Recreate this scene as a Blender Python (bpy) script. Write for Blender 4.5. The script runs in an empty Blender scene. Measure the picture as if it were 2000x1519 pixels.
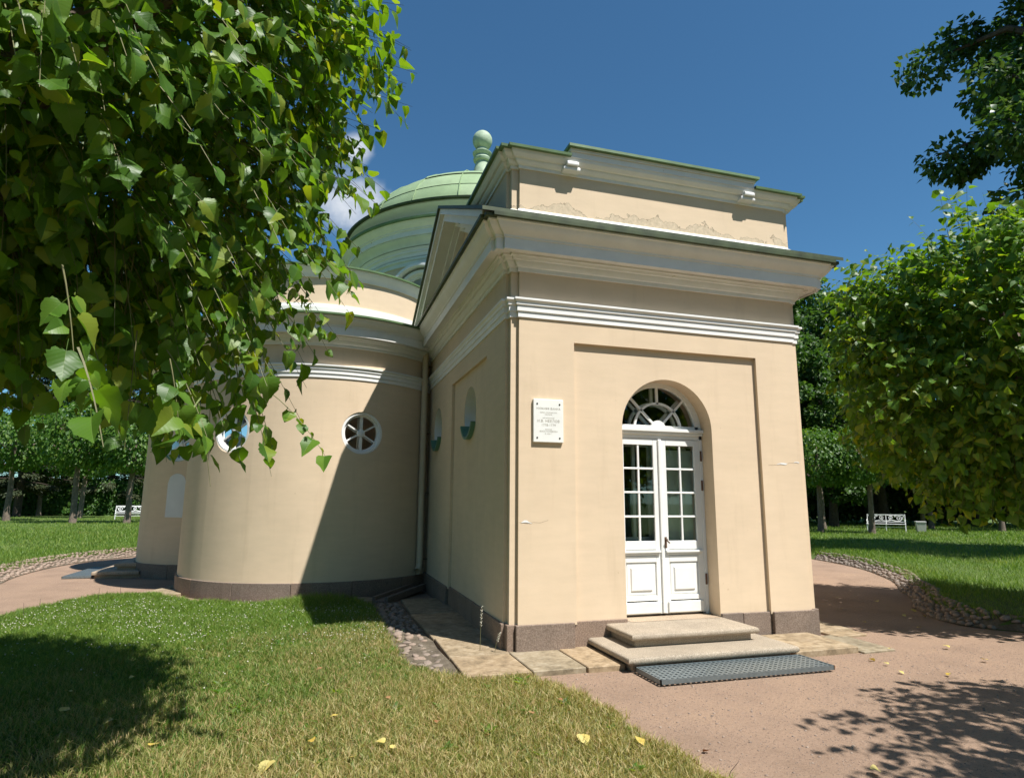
import bpy, bmesh, math, random
import numpy as np
from mathutils import Vector, Matrix
random.seed(7); RNG = np.random.default_rng(11)
PI = math.pi; R_ = math.radians
S = bpy.context.scene; C = S.collection

# ---------------------------------------------------------------- camera
CAMP = Vector((-2.1727, -7.2828, 1.75))
CR = Vector((0.956066, -0.293088, 0.006098)); CU = Vector((-0.057256, -0.166292, 0.984413)); CF = Vector((0.287506, 0.941513, 0.175767))
cd = bpy.data.cameras.new('camera'); cam = bpy.data.objects.new('camera', cd); C.objects.link(cam)
cam.matrix_world = Matrix(((CR.x, CU.x, -CF.x, CAMP.x), (CR.y, CU.y, -CF.y, CAMP.y), (CR.z, CU.z, -CF.z, CAMP.z), (0, 0, 0, 1)))
cd.sensor_width = 36; cd.lens = 22.12; cd.clip_end = 2000; cd.clip_start = .05
S.camera = cam

# ---------------------------------------------------------------- light
SUN_TO = Vector((.318, -.5, 1.0)).normalized()
SUN_EL = math.asin(SUN_TO.z); SUN_AZ = math.atan2(SUN_TO.x, SUN_TO.y)
W = bpy.data.worlds.new('World'); S.world = W; W.use_nodes = True
nt = W.node_tree; N = nt.nodes; LK = nt.links; N.clear()
out = N.new('ShaderNodeOutputWorld'); bg = N.new('ShaderNodeBackground'); bg.inputs[1].default_value = .07
sky = N.new('ShaderNodeTexSky'); sky.sky_type = 'NISHITA'; sky.sun_disc = False
sky.sun_elevation = SUN_EL; sky.sun_rotation = SUN_AZ; sky.altitude = 0; sky.air_density = 1.0; sky.dust_density = .1; sky.ozone_density = 8
tc = N.new('ShaderNodeTexCoord')
nz = N.new('ShaderNodeTexNoise'); nz.inputs['Scale'].default_value = 9; nz.inputs['Detail'].default_value = 9; nz.inputs['Roughness'].default_value = .58; nz.inputs['Distortion'].default_value = .25
LK.new(tc.outputs['Generated'], nz.inputs['Vector'])
lobes = [((.035, .903, .428), .10), ((.032, .866, .498), .04), ((-.55, .77, .33), .12), ((-.8, .2, .35), .14), ((-.7, -.5, .42), .12), ((.2, -.9, .38), .13), ((.93, -.2, .3), .12)]
prev = None
for d_, rad in lobes:
    v = Vector(d_).normalized()
    dd = N.new('ShaderNodeVectorMath'); dd.operation = 'DISTANCE'; LK.new(tc.outputs['Generated'], dd.inputs[0]); dd.inputs[1].default_value = v
    mr = N.new('ShaderNodeMapRange'); mr.interpolation_type = 'SMOOTHSTEP'; LK.new(dd.outputs['Value'], mr.inputs[0])
    mr.inputs[1].default_value = rad * 1.25; mr.inputs[2].default_value = rad * .1; mr.inputs[3].default_value = 0; mr.inputs[4].default_value = 1
    if prev is None: prev = mr.outputs[0]
    else:
        mx = N.new('ShaderNodeMath'); mx.operation = 'MAXIMUM'; LK.new(prev, mx.inputs[0]); LK.new(mr.outputs[0], mx.inputs[1]); prev = mx.outputs[0]
ad = N.new('ShaderNodeMath'); ad.operation = 'MULTIPLY_ADD'; LK.new(prev, ad.inputs[0]); ad.inputs[1].default_value = .62; LK.new(nz.outputs['Fac'], ad.inputs[2])
cm = N.new('ShaderNodeMapRange'); cm.interpolation_type = 'SMOOTHSTEP'; LK.new(ad.outputs[0], cm.inputs[0]); cm.inputs[1].default_value = .80; cm.inputs[2].default_value = 1.2; cm.inputs[4].default_value = .9
mixc = N.new('ShaderNodeMix'); mixc.data_type = 'RGBA'; LK.new(cm.outputs[0], mixc.inputs[0]); tint = N.new('ShaderNodeMix'); tint.data_type = 'RGBA'; tint.blend_type = 'MULTIPLY'; tint.inputs[0].default_value = 1; LK.new(sky.outputs[0], tint.inputs[6]); tint.inputs[7].default_value = (.80, 1.15, 1.13, 1); LK.new(tint.outputs[2], mixc.inputs[6]); mixc.inputs[7].default_value = (8.2, 8.6, 9.1, 1)
LK.new(mixc.outputs[2], bg.inputs[0]); LK.new(bg.outputs[0], out.inputs[0])
sl = bpy.data.lights.new('sun', 'SUN'); sl.energy = 5.0; sl.angle = R_(.53); sl.color = (1, .975, .925)
so = bpy.data.objects.new('sun', sl); C.objects.link(so); so.rotation_euler = SUN_TO.to_track_quat('Z', 'Y').to_euler()
vs = S.view_settings; vs.view_transform = 'Standard'; vs.look = 'None'; vs.gamma = 1; vs.exposure = .56; vs.use_curve_mapping = False
S.cycles.max_bounces = 6; S.cycles.diffuse_bounces = 2; S.cycles.glossy_bounces = 3; S.cycles.transmission_bounces = 4; S.cycles.transparent_max_bounces = 8

# ---------------------------------------------------------------- materials
def mat(name):
    m = bpy.data.materials.new(name); m.use_nodes = True; n = m.node_tree; b = n.nodes['Principled BSDF']
    return m, n, b
def coord(n): return n.nodes.new('ShaderNodeTexCoord').outputs['Object']
def noise(n, scale, detail=4, rough=.55, vec=None, sc=None):
    t = n.nodes.new('ShaderNodeTexNoise'); t.inputs['Scale'].default_value = scale; t.inputs['Detail'].default_value = detail; t.inputs['Roughness'].default_value = rough
    v = vec if vec is not None else coord(n)
    if sc:
        mp = n.nodes.new('ShaderNodeMapping'); mp.inputs['Scale'].default_value = sc; n.links.new(v, mp.inputs[0]); v = mp.outputs[0]
    n.links.new(v, t.inputs['Vector']); return t.outputs['Fac']
def ramp(n, fac, stops):
    r = n.nodes.new('ShaderNodeValToRGB'); e = r.color_ramp.elements
    while len(e) < len(stops): e.new(.5)
    for i, (p, c) in enumerate(stops): e[i].position = p; e[i].color = (*c, 1) if len(c) == 3 else c
    n.links.new(fac, r.inputs[0]); return r.outputs[0]
def mixrgb(n, fac, a, b, mode='MIX'):
    m = n.nodes.new('ShaderNodeMix'); m.data_type = 'RGBA'; m.blend_type = mode
    for i, x in ((0, fac), (6, a), (7, b)):
        if hasattr(x, 'links'): n.links.new(x, m.inputs[i])
        elif i == 0: m.inputs[0].default_value = x
        else: m.inputs[i].default_value = (*x, 1)
    return m.outputs[2]
def math_(n, op, a, b=0., c=None):
    m = n.nodes.new('ShaderNodeMath'); m.operation = op
    for i, x in enumerate((a, b) if c is None else (a, b, c)):
        if hasattr(x, 'links'): n.links.new(x, m.inputs[i])
        else: m.inputs[i].default_value = x
    return m.outputs[0]
def bump(n, b, h, strength=.3, dist=.01):
    k = n.nodes.new('ShaderNodeBump'); k.inputs['Strength'].default_value = strength; k.inputs['Distance'].default_value = dist
    n.links.new(h, k.inputs['Height']); n.links.new(k.outputs[0], b.inputs['Normal'])
def sl_(c, k): return tuple(x * k for x in c)
def simple(name, col, rough=.6, var=.12, scale=6, bscale=0, bstr=.2, bdist=.004, metallic=0, detail=5):
    m, n, b = mat(name); b.inputs['Roughness'].default_value = rough; b.inputs['Metallic'].default_value = metallic
    f = noise(n, scale, detail)
    n.links.new(ramp(n, f, [(.3, sl_(col, 1 - var)), (.7, sl_(col, 1 + var))]), b.inputs['Base Color'])
    if bscale: bump(n, b, noise(n, bscale, 4), bstr, bdist)
    return m
M = {}
PL = (.735, .572, .398)
def plaster(name, peel=False):
    m, n, b = mat(name); b.inputs['Roughness'].default_value = .88
    c = coord(n)
    a = ramp(n, noise(n, .9, 6, .6, c), [(.3, sl_(PL, .93)), (.7, sl_(PL, 1.035))])
    s = ramp(n, noise(n, 2.2, 5, .6, c, (1, 1, 5)), [(.35, (.95, .95, .94)), (.65, (1, 1, 1))])
    col = mixrgb(n, 1, a, s, 'MULTIPLY')
    st = ramp(n, noise(n, 1.5, 6, .65, c, (3, 3, .35)), [(.28, (.88, .87, .85)), (.45, (1, 1, 1))])
    col = mixrgb(n, .6, col, st, 'MULTIPLY')
    sp = ramp(n, noise(n, 14, 3, .5, c), [(.22, (.72, .66, .58)), (.27, (1, 1, 1))])
    col = mixrgb(n, .5, col, sp, 'MULTIPLY')
    if peel:
        sx = n.nodes.new('ShaderNodeSeparateXYZ'); n.links.new(c, sx.inputs[0])
        h = math_(n, 'SUBTRACT', sx.outputs[2], 5.50)
        bl = noise(n, 2.6, 6, .6, c)
        lim = math_(n, 'MULTIPLY_ADD', math_(n, 'SUBTRACT', bl, .40), .75, .02)
        d = math_(n, 'SUBTRACT', lim, h)
        msk = math_(n, 'GREATER_THAN', d, 0.0)
        edge = math_(n, 'MULTIPLY', msk, math_(n, 'LESS_THAN', d, .012))
        pc = ramp(n, noise(n, 18, 6, .7, c), [(.35, (.50, .40, .28)), (.6, (.66, .53, .37)), (.75, (.74, .66, .54))])
        col = mixrgb(n, msk, col, pc); col = mixrgb(n, edge, col, (.36, .28, .19))
    n.links.new(col, b.inputs['Base Color'])
    bump(n, b, noise(n, 45, 5, .6, c), .12, .006)
    return m
M['plaster'] = plaster('cream_plaster'); M['plaster_attic'] = plaster('cream_plaster_peeling', True)
def white(name, col=(.83, .82, .78), chip=.0):
    m, n, b = mat(name); b.inputs['Roughness'].default_value = .55
    a = ramp(n, noise(n, 3, 6, .6), [(.3, sl_(col, .92)), (.7, sl_(col, 1.02))])
    if chip:
        k = ramp(n, noise(n, 5, 8, .68, None, (1, 1, 1.6)), [(.30 + chip, (1, 1, 1)), (.315 + chip, (0, 0, 0))])
        a = mixrgb(n, k, a, (.55, .45, .33))
    n.links.new(a, b.inputs['Base Color']); bump(n, b, noise(n, 60, 4), .06, .004); return m
M['white'] = white('white_paint', (.85, .84, .81)); M['white_worn'] = white('white_paint_flaking', (.82, .81, .76), .035); M['white_door'] = white('white_door_paint', (.86, .85, .81), .0)
M['mould'] = white('white_moulding', (.85, .835, .79), -.01)
M['palegreen'] = simple('pale_green_moulding', (.72, .74, .65), .6, .07, 3)
M['dome'] = simple('green_painted_sheet_metal', (.30, .405, .215), .45, .10, 2.2, 3, .25, .03)
M['dome2'] = simple('green_painted_sheet_metal_faded', (.33, .43, .24), .45, .10, 2.6, 3, .25, .03)
M['roof'] = simple('green_roof_metal', (.12, .20, .085), .5, .2, 4, 5, .15, .01)
M['roofdark'] = simple('old_dark_green_roof_edge', (.055, .075, .032), .6, .35, 6)
M['finial'] = simple('weathered_green_copper', (.35, .44, .30), .65, .2, 7, 20, .3, .01)
M['sillgreen'] = simple('green_sill_metal', (.10, .24, .17), .45, .1, 8)
def granite(name, c1, c2, c3, sc=75):
    m, n, b = mat(name); b.inputs['Roughness'].default_value = .78; c = coord(n)
    a = ramp(n, noise(n, sc, 3, .7, c), [(.32, c1), (.5, c2), (.66, c3)])
    big = ramp(n, noise(n, 2.5, 5, .6, c), [(.3, (.78, .76, .74)), (.7, (1.06, 1.03, 1))])
    ob = n.nodes.new('ShaderNodeObjectInfo').outputs['Random']
    t = ramp(n, ob, [(0, (.85, .87, .9)), (1, (1.1, 1.0, .93))])
    n.links.new(mixrgb(n, 1, mixrgb(n, 1, a, big, 'MULTIPLY'), t, 'MULTIPLY'), b.inputs['Base Color']); bump(n, b, noise(n, sc * .6, 4, .6, c), .35, .006); return m
M['granite'] = granite('grey_pink_granite', (.15, .112, .088), (.235, .182, .145), (.33, .27, .22))
M['stepstone'] = granite('worn_granite_step', (.22, .18, .135), (.42, .35, .26), (.56, .48, .37), 90)
M['sandstone'] = granite('yellow_sandstone', (.20, .16, .10), (.33, .265, .17), (.42, .355, .25), 9)
M['cobble'] = granite('field_cobble', (.16, .13, .11), (.29, .235, .195), (.42, .36, .30), 25)
def gravel():
    m, n, b = mat('red_grit_gravel'); b.inputs['Roughness'].default_value = .95; c = coord(n)
    a = ramp(n, noise(n, 190, 3, .75, c), [(.27, (.13, .085, .058)), (.42, (.305, .207, .142)), (.58, (.385, .268, .192)), (.74, (.56, .44, .34))])
    g = ramp(n, noise(n, 1.1, 7, .62, c), [(.3, (.80, .77, .74)), (.5, (1, .97, .95)), (.72, (1.14, 1.1, 1.04))])
    s = ramp(n, noise(n, 30, 6, .75, c, (1, 1.8, 1)), [(.34, (.66, .63, .60)), (.50, (1, 1, 1))])
    n.links.new(mixrgb(n, 1, mixrgb(n, 1, a, g, 'MULTIPLY'), s, 'MULTIPLY'), b.inputs['Base Color'])
    h = math_(n, 'ADD', math_(n, 'MULTIPLY', noise(n, 45, 4, .7, c), 1.2), math_(n, 'ADD', noise(n, 170, 3, .7, c), math_(n, 'MULTIPLY', noise(n, 7, 6, .65, c), 2.6))); bump(n, b, h, .75, .014); return m
M['gravel'] = gravel()
def soil(name, cols):
    m, n, b = mat(name); b.inputs['Roughness'].default_value = 1; c = coord(n)
    a = ramp(n, noise(n, 5, 8, .7, c), [(.3, cols[0]), (.5, cols[1]), (.7, cols[2])])
    f = ramp(n, noise(n, 60, 4, .7, c), [(.3, (.7, .7, .7)), (.7, (1.15, 1.15, 1.1))])
    n.links.new(mixrgb(n, 1, a, f, 'MULTIPLY'), b.inputs['Base Color']); bump(n, b, noise(n, 40, 6, .7, c), .6, .03); return m
M['turf'] = soil('turf_soil', ((.055, .075, .018), (.10, .11, .03), (.16, .14, .055)))
M['dirt'] = soil('gully_dirt', ((.07, .055, .038), (.14, .11, .077), (.24, .20, .15)))
M['far_turf'] = soil('far_lawn_turf', ((.06, .105, .017), (.085, .135, .022), (.115, .155, .032)))
def island_random(n):
    g = n.nodes.new('ShaderNodeNewGeometry').outputs['Random Per Island']; o = n.nodes.new('ShaderNodeObjectInfo').outputs['Random']
    return math_(n, 'FRACT', math_(n, 'ADD', g, o))
def leafmat(name, cols, trans, veins=True, rough=.45, tl=.42, uvscale=1):
    m, n, b = mat(name); b.inputs['Roughness'].default_value = rough; b.inputs['Specular IOR Level'].default_value = .4
    r = island_random(n)
    col = ramp(n, r, [(0, cols[0]), (.45, cols[1]), (.8, cols[2]), (1, cols[3])])
    tcol = mixrgb(n, 1, col, trans, 'MULTIPLY')
    if veins:
        uv = n.nodes.new('ShaderNodeUVMap'); sx = n.nodes.new('ShaderNodeSeparateXYZ'); n.links.new(uv.outputs[0], sx.inputs[0])
        ax = math_(n, 'ABSOLUTE', math_(n, 'SUBTRACT', sx.outputs[0], .5))
        mid = math_(n, 'LESS_THAN', ax, .012)
        ph = math_(n, 'SUBTRACT', sx.outputs[1], math_(n, 'MULTIPLY', ax, .75))
        wv = math_(n, 'ABSOLUTE', math_(n, 'SUBTRACT', math_(n, 'FRACT', math_(n, 'MULTIPLY', ph, 7)), .5))
        side = math_(n, 'LESS_THAN', wv, .05)
        vn = math_(n, 'MAXIMUM', mid, math_(n, 'MULTIPLY', side, .6))
        col = mixrgb(n, math_(n, 'MULTIPLY', vn, .28), col, (.26, .34, .10))
        hh = math_(n, 'ADD', math_(n, 'MULTIPLY', wv, 1.2), math_(n, 'MULTIPLY', mid, -.6)); bump(n, b, hh, .10, .004)
    n.links.new(col, b.inputs['Base Color'])
    t = n.nodes.new('ShaderNodeBsdfTranslucent'); n.links.new(tcol, t.inputs[0])
    mx = n.nodes.new('ShaderNodeMixShader'); mx.inputs[0].default_value = tl
    n.links.new(b.outputs[0], mx.inputs[1]); n.links.new(t.outputs[0], mx.inputs[2]); n.links.new(mx.outputs[0], n.nodes['Material Output'].inputs[0]); return m
M['lime'] = leafmat('lime_leaf', ((.055, .135, .016), (.09, .20, .021), (.14, .255, .026), (.25, .30, .034)), (2.0, 1.75, .4), True, .42, .47)
M['lime_far'] = leafmat('lime_leaf_far', ((.045, .11, .015), (.068, .155, .02), (.10, .195, .026), (.14, .22, .034)), (1.8, 1.7, .6), False)
M['oak'] = leafmat('oak_leaf', ((.025, .06, .012), (.04, .09, .015), (.065, .125, .02), (.10, .15, .03)), (1.7, 1.7, .9), False, .4, .35)
M['wood_leaf'] = leafmat('woodland_leaf', ((.03, .07, .012), (.045, .105, .016), (.07, .145, .022), (.11, .17, .03)), (1.6, 1.7, .9), False, .5, .35)
M['needle'] = leafmat('conifer_needle', ((.022, .034, .012), (.034, .05, .016), (.05, .065, .02), (.075, .075, .028)), (1.2, 1.2, .8), False, .6, .2)
M['hedge'] = leafmat('hedge_leaf', ((.036, .10, .014), (.055, .13, .018), (.078, .165, .024), (.11, .19, .032)), (1.6, 1.7, .9), False, .5, .35)
M['yellow'] = leafmat('fallen_yellow_leaf', ((.55, .36, .06), (.62, .46, .10), (.60, .52, .20), (.52, .40, .12)), (1, .9, .6), True, .6, .2)
M['brownleaf'] = leafmat('fallen_brown_leaf', ((.26, .10, .04), (.32, .14, .06), (.36, .19, .09), (.30, .12, .05)), (1, .8, .6), True, .7, .15)
def grassmat(name, dry):
    m, n, b = mat(name); b.inputs['Roughness'].default_value = .55; c = coord(n)
    r = island_random(n)
    g = ramp(n, r, [(0, (.075, .15, .016)), (.4, (.12, .215, .024)), (.75, (.18, .275, .034)), (1, (.27, .32, .06))])
    d = ramp(n, r, [(0, (.17, .19, .04)), (.35, (.33, .30, .09)), (.7, (.50, .42, .19)), (1, (.40, .26, .12))])
    f = noise(n, .55, 5, .6, c)
    if dry:
        sx = n.nodes.new('ShaderNodeSeparateXYZ'); n.links.new(c, sx.inputs[0])
        gx = math_(n, 'MULTIPLY', math_(n, 'ADD', sx.outputs[0], 2.6), .10); gy = math_(n, 'MULTIPLY', math_(n, 'ADD', sx.outputs[1], .2), -.085)
        f = math_(n, 'ADD', f, math_(n, 'ADD', gx, gy))
        f = math_(n, 'ADD', f, math_(n, 'MULTIPLY', math_(n, 'SUBTRACT', r, .5), .5))
        k = ramp(n, f, [(.40, (0, 0, 0)), (.74, (1, 1, 1))])
    else: k = ramp(n, f, [(.55, (0, 0, 0)), (.9, (.6, .6, .6))])
    col = mixrgb(n, k, g, d); n.links.new(col, b.inputs['Base Color'])
    t = n.nodes.new('ShaderNodeBsdfTranslucent'); n.links.new(mixrgb(n, 1, col, (1.5, 1.6, .8), 'MULTIPLY'), t.inputs[0])
    mx = n.nodes.new('ShaderNodeMixShader'); mx.inputs[0].default_value = .35
    n.links.new(b.outputs[0], mx.inputs[1]); n.links.new(t.outputs[0], mx.inputs[2]); n.links.new(mx.outputs[0], n.nodes['Material Output'].inputs[0]); return m
M['grass'] = grassmat('grass_blades', True); M['grass_far'] = grassmat('far_grass_blades', False)
M['bark'] = simple('lime_bark', (.17, .13, .10), .95, .35, 9, 25, .8, .03); M['bark_dark'] = simple('dark_bark', (.075, .055, .042), .95, .35, 7, 18, .8, .04)
M['twig'] = simple('green_twig', (.15, .14, .06), .7, .2, 20)
M['clover'] = simple('clover_flower', (.62, .58, .47), .9, .2, 40)
M['steel'] = simple('galvanised_steel', (.20, .235, .245), .42, .15, 25, metallic=.55)
M['pipe'] = simple('cream_pipe_paint', (.60, .49, .345), .45, .06, 3)
M['bolt'] = simple('dark_bolt', (.03, .026, .022), .4, .1, 20); M['rust'] = simple('rusty_iron', (.13, .07, .04), .8, .3, 30)
M['marble'] = simple('white_marble', (.84, .83, .78), .35, .05, 5); M['ink'] = simple('engraved_letter', (.36, .32, .25), .7, .1, 20)
M['bench'] = simple('white_bench_paint', (.80, .80, .78), .4, .05, 10); M['concrete'] = simple('pale_concrete', (.55, .54, .52), .8, .1, 12)
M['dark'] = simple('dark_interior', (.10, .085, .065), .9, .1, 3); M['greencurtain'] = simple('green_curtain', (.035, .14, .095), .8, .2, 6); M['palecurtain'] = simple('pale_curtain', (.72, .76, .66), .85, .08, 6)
M['blind'] = simple('white_blind_niche', (.70, .71, .70), .7, .05, 3)
m, n, b = mat('window_glass'); n.nodes.remove(b)
gl = n.nodes.new('ShaderNodeBsdfGlossy'); gl.inputs['Roughness'].default_value = .02; gl.inputs['Color'].default_value = (.95, .97, 1, 1)
tr = n.nodes.new('ShaderNodeBsdfTransparent'); tr.inputs[0].default_value = (.93, .96, .94, 1); lw = n.nodes.new('ShaderNodeFresnel'); lw.inputs[0].default_value = 1.55
mx = n.nodes.new('ShaderNodeMixShader'); n.links.new(lw.outputs[0], mx.inputs[0]); n.links.new(tr.outputs[0], mx.inputs[1]); n.links.new(gl.outputs[0], mx.inputs[2]); n.links.new(mx.outputs[0], n.nodes['Material Output'].inputs[0])
M['glass'] = m

# ---------------------------------------------------------------- mesh helpers
def tag(o, label=None, cat=None, group=None, kind=None):
    if label: o['label'] = label
    if cat: o['category'] = cat
    if group: o['group'] = group
    if kind: o['kind'] = kind
    return o
def empty(name, loc=(0, 0, 0), rz=0, **k):
    o = bpy.data.objects.new(name, None); C.objects.link(o); o.location = loc; o.rotation_euler = (0, 0, rz); o.empty_display_size = .2
    return tag(o, **k)
def link(name, me, m=None, parent=None, **k):
    o = bpy.data.objects.new(name, me); C.objects.link(o)
    if m is not None and not me.materials: me.materials.append(M[m])
    if parent: o.parent = parent
    return tag(o, **k)
def np_mesh(name, V, F, uv=None, smooth=False):
    V = np.asarray(V, np.float32); F = np.asarray(F, np.int32); k = F.shape[1]
    me = bpy.data.meshes.new(name); me.vertices.add(len(V)); me.vertices.foreach_set('co', V.ravel())
    me.loops.add(F.size); me.loops.foreach_set('vertex_index', F.ravel()); me.polygons.add(len(F)); me.polygons.foreach_set('loop_start', np.arange(0, F.size, k, dtype=np.int32))
    if uv is not None:
        l = me.uv_layers.new(name='UVMap'); l.data.foreach_set('uv', np.asarray(uv, np.float32)[F.ravel()].ravel())
    me.update(calc_edges=True)
    if smooth: me.polygons.foreach_set('use_smooth', np.ones(len(F), bool))
    me.validate(); return me
class MB:
    def __init__(s): s.v = []; s.f = []
    def add(s, vs, fs):
        k = len(s.v); s.v += [tuple(x) for x in vs]; s.f += [tuple(i + k for i in f) for f in fs]; return s
    def box(s, x0, x1, y0, y1, z0, z1, mtx=None):
        v = [Vector((x, y, z)) for z in (z0, z1) for (x, y) in ((x0, y0), (x1, y0), (x1, y1), (x0, y1))]
        if mtx: v = [mtx @ q for q in v]
        return s.add(v, [(3, 2, 1, 0), (4, 5, 6, 7), (0, 1, 5, 4), (1, 2, 6, 5), (2, 3, 7, 6), (3, 0, 4, 7)])
    def frustum(s, r0, r1, ax, mtx=None):   # two rectangles (a0,a1,c0,c1,depth) in x,z at y
        v = []
        for (a0, a1, c0, c1, y) in (r0, r1): v += [Vector((a0, y, c0)), Vector((a1, y, c0)), Vector((a1, y, c1)), Vector((a0, y, c1))]
        if mtx: v = [mtx @ q for q in v]
        return s.add(v, [(3, 2, 1, 0), (4, 5, 6, 7), (0, 1, 5, 4), (1, 2, 6, 5), (2, 3, 7, 6), (3, 0, 4, 7)])
    def prism(s, poly, z0, z1):
        n = len(poly); return s.add([(x, y, z0) for x, y in poly] + [(x, y, z1) for x, y in poly],
            [tuple(reversed(range(n))), tuple(range(n, 2 * n))] + [(i, (i + 1) % n, n + (i + 1) % n, n + i) for i in range(n)])
    def lathe(s, prof, cx=0, cy=0, a0=0, a1=2 * PI, n=64):
        full = abs(a1 - a0 - 2 * PI) < 1e-6; m = n if full else n + 1; k = len(prof); v = []
        for i in range(m):
            a = a0 + (a1 - a0) * i / n; c, q = math.cos(a), math.sin(a)
            v += [(cx + r * c, cy + r * q, z) for r, z in prof]
        f = []
        for i in range(n):
            j = (i + 1) % m
            for t in range(k - 1): f.append((i * k + t, j * k + t, j * k + t + 1, i * k + t + 1))
        return s.add(v, f)
    def tube(s, pts, rad, n=6, cap=True):
        pts = [Vector(p) for p in pts]; rad = rad if hasattr(rad, '__len__') else [rad] * len(pts)
        v = []; up = None
        for i, p in enumerate(pts):
            d = (pts[min(i + 1, len(pts) - 1)] - pts[max(i - 1, 0)]).normalized()
            if up is None: up = Vector((0, 0, 1)) if abs(d.z) < .9 else Vector((1, 0, 0))
            x = d.cross(up).normalized(); y = x.cross(d).normalized(); up = y
            v += [p + (x * math.cos(2 * PI * k / n) + y * math.sin(2 * PI * k / n)) * rad[i] for k in range(n)]
        f = [(i * n + k, i * n + (k + 1) % n, (i + 1) * n + (k + 1) % n, (i + 1) * n + k) for i in range(len(pts) - 1) for k in range(n)]
        if cap: f += [tuple(reversed(range(n))), tuple(range((len(pts) - 1) * n, len(pts) * n))]
        return s.add(v, f)
    def sweep(s, prof, path):
        rows = [[(x, y, z) for x, y in offs(path, d)] for d, z in prof]; n = len(path); v = [q for r in rows for q in r]
        return s.add(v, [(i * n + j, i * n + j + 1, (i + 1) * n + j + 1, (i + 1) * n + j) for i in range(len(rows) - 1) for j in range(n - 1)])
    def xf(s, mtx): s.v = [tuple(mtx @ Vector(q)) for q in s.v]; return s
    def mesh(s, name, smooth=35, bevel=0):
        me = bpy.data.meshes.new(name); me.from_pydata(s.v, [], s.f); 
        bm = bmesh.new(); bm.from_mesh(me); bmesh.ops.recalc_face_normals(bm, faces=bm.faces)
        if bevel: bmesh.ops.bevel(bm, geom=bm.edges[:], offset=bevel, segments=1 if bevel < .012 else 2, affect='EDGES', profile=.6, clamp_overlap=True)
        bm.to_mesh(me); bm.free()
        if smooth:
            me.polygons.foreach_set('use_smooth', [True] * len(me.polygons)); me.set_sharp_from_angle(angle=R_(smooth))
        return me
    def build(s, name, m, parent=None, smooth=35, bevel=0, **k): return link(name, s.mesh(name, smooth, bevel), m, parent, **k)
def offs(path, d):
    o = []; n = len(path)
    for i in range(n):
        ns = []
        for a, b in ((i - 1, i), (i, i + 1)):
            if a >= 0 and b < n:
                dx, dy = path[b][0] - path[a][0], path[b][1] - path[a][1]; l = math.hypot(dx, dy); ns.append((dy / l, -dx / l))
        if len(ns) == 1: nx, ny = ns[0]
        else:
            k = 1 + ns[0][0] * ns[1][0] + ns[0][1] * ns[1][1]; nx, ny = (ns[0][0] + ns[1][0]) / k, (ns[0][1] + ns[1][1]) / k
        o.append((path[i][0] + nx * d, path[i][1] + ny * d))
    return o
def copy_tree(o, parent=None):
    c = o.copy(); C.objects.link(c)
    if parent: c.parent = parent
    for ch in o.children: copy_tree(ch, c)
    return c
def hole_patch(mb, fmap, sc, zc, r, half, depth, n=32):
    # square patch (local s,z) with a round hole and a reveal going inwards
    q = n // 4; B = []
    for i in range(n):
        k, t = divmod(i, q); t = -1 + 2 * t / q
        B.append([(1, t), (-t, 1), (-1, -t), (t, -1)][k])
    v = []; 
    for (a, c) in B:
        l = math.hypot(a, c); v += [fmap(sc + a * half, zc + c * half, 0), fmap(sc + a / l * r, zc + c / l * r, 0), fmap(sc + a / l * r, zc + c / l * r, depth)]
    f = []
    for i in range(n):
        j = (i + 1) % n; f += [(3 * i, 3 * j, 3 * j + 1, 3 * i + 1), (3 * i + 1, 3 * j + 1, 3 * j + 2, 3 * i + 2)]
    mb.add(v, f)
def grid(mb, fmap, s0, s1, z0, z1, ns):
    v = []; f = []
    for i in range(ns + 1):
        s_ = s0 + (s1 - s0) * i / ns; v += [fmap(s_, z0, 0), fmap(s_, z1, 0)]
    mb.add(v, [(2 * i, 2 * i + 2, 2 * i + 3, 2 * i + 1) for i in range(ns)])

# ---------------------------------------------------------------- ground
TC = (1.0, 5.0)
inner = [(7.287, -.75), (6.9, -.33), (7.06, .54), (7.69, 1.45), (9.4, 3.25), (11.2, 5.35), (13.05, 9.6), (12.6, 14.5), (9, 19.3), (2, 21.6), (-4.5, 19.2), (-7.3, 15.5), (-8.35, 13.6), (-8.6, 12), (-8.3, 8.6), (-8.6, 5), (-10, 1), (-13, -3), (-17, -8), (-14, -19), (0, -22), (14, -20), (17, -14)]
pa = sorted([(math.atan2(y - TC[1], x - TC[0]), math.hypot(x - TC[0], y - TC[1])) for x, y in inner])
PAa = np.array([a for a, r in pa]); PAr = np.array([r for a, r in pa])
def rad_at(a): return np.interp(a, np.r_[PAa - 2 * PI, PAa, PAa + 2 * PI], np.r_[PAr, PAr, PAr])
def smooth_rad(a): return np.mean([rad_at(a + d) for d in np.linspace(-.035, .035, 7)], axis=0)
na = 256; A = np.linspace(-PI, PI, na, endpoint=False); Rb = smooth_rad(A)
def lawn_z(d): return .2 * np.clip(d / .42, 0, 1)
ring_d = [0, .14, .28, .42, .8, 2, 5, 10, 20, 40, 90, 200, 500]
V = []
for d in ring_d:
    rr = Rb + d; z = lawn_z(d) + (0 if d < .5 else .03 * np.sin(A * 9 + d))
    V.append(np.c_[TC[0] + rr * np.cos(A), TC[1] + rr * np.sin(A), np.full(na, 0) + z])
V = np.concatenate(V); F = []
for k in range(len(ring_d) - 1):
    i = np.arange(na); j = (i + 1) % na; F.append(np.c_[k * na + i, k * na + j, (k + 1) * na + j, (k + 1) * na + i])
link('lawn', np_mesh('lawn', V, np.concatenate(F), smooth=True), 'far_turf', kind='structure')
MB().add([(-30, -30, 0), (30, -30, 0), (30, 30, 0), (-30, 30, 0)], [(0, 1, 2, 3)]).build('gravel_path', 'gravel', smooth=0, kind='structure')
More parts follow.
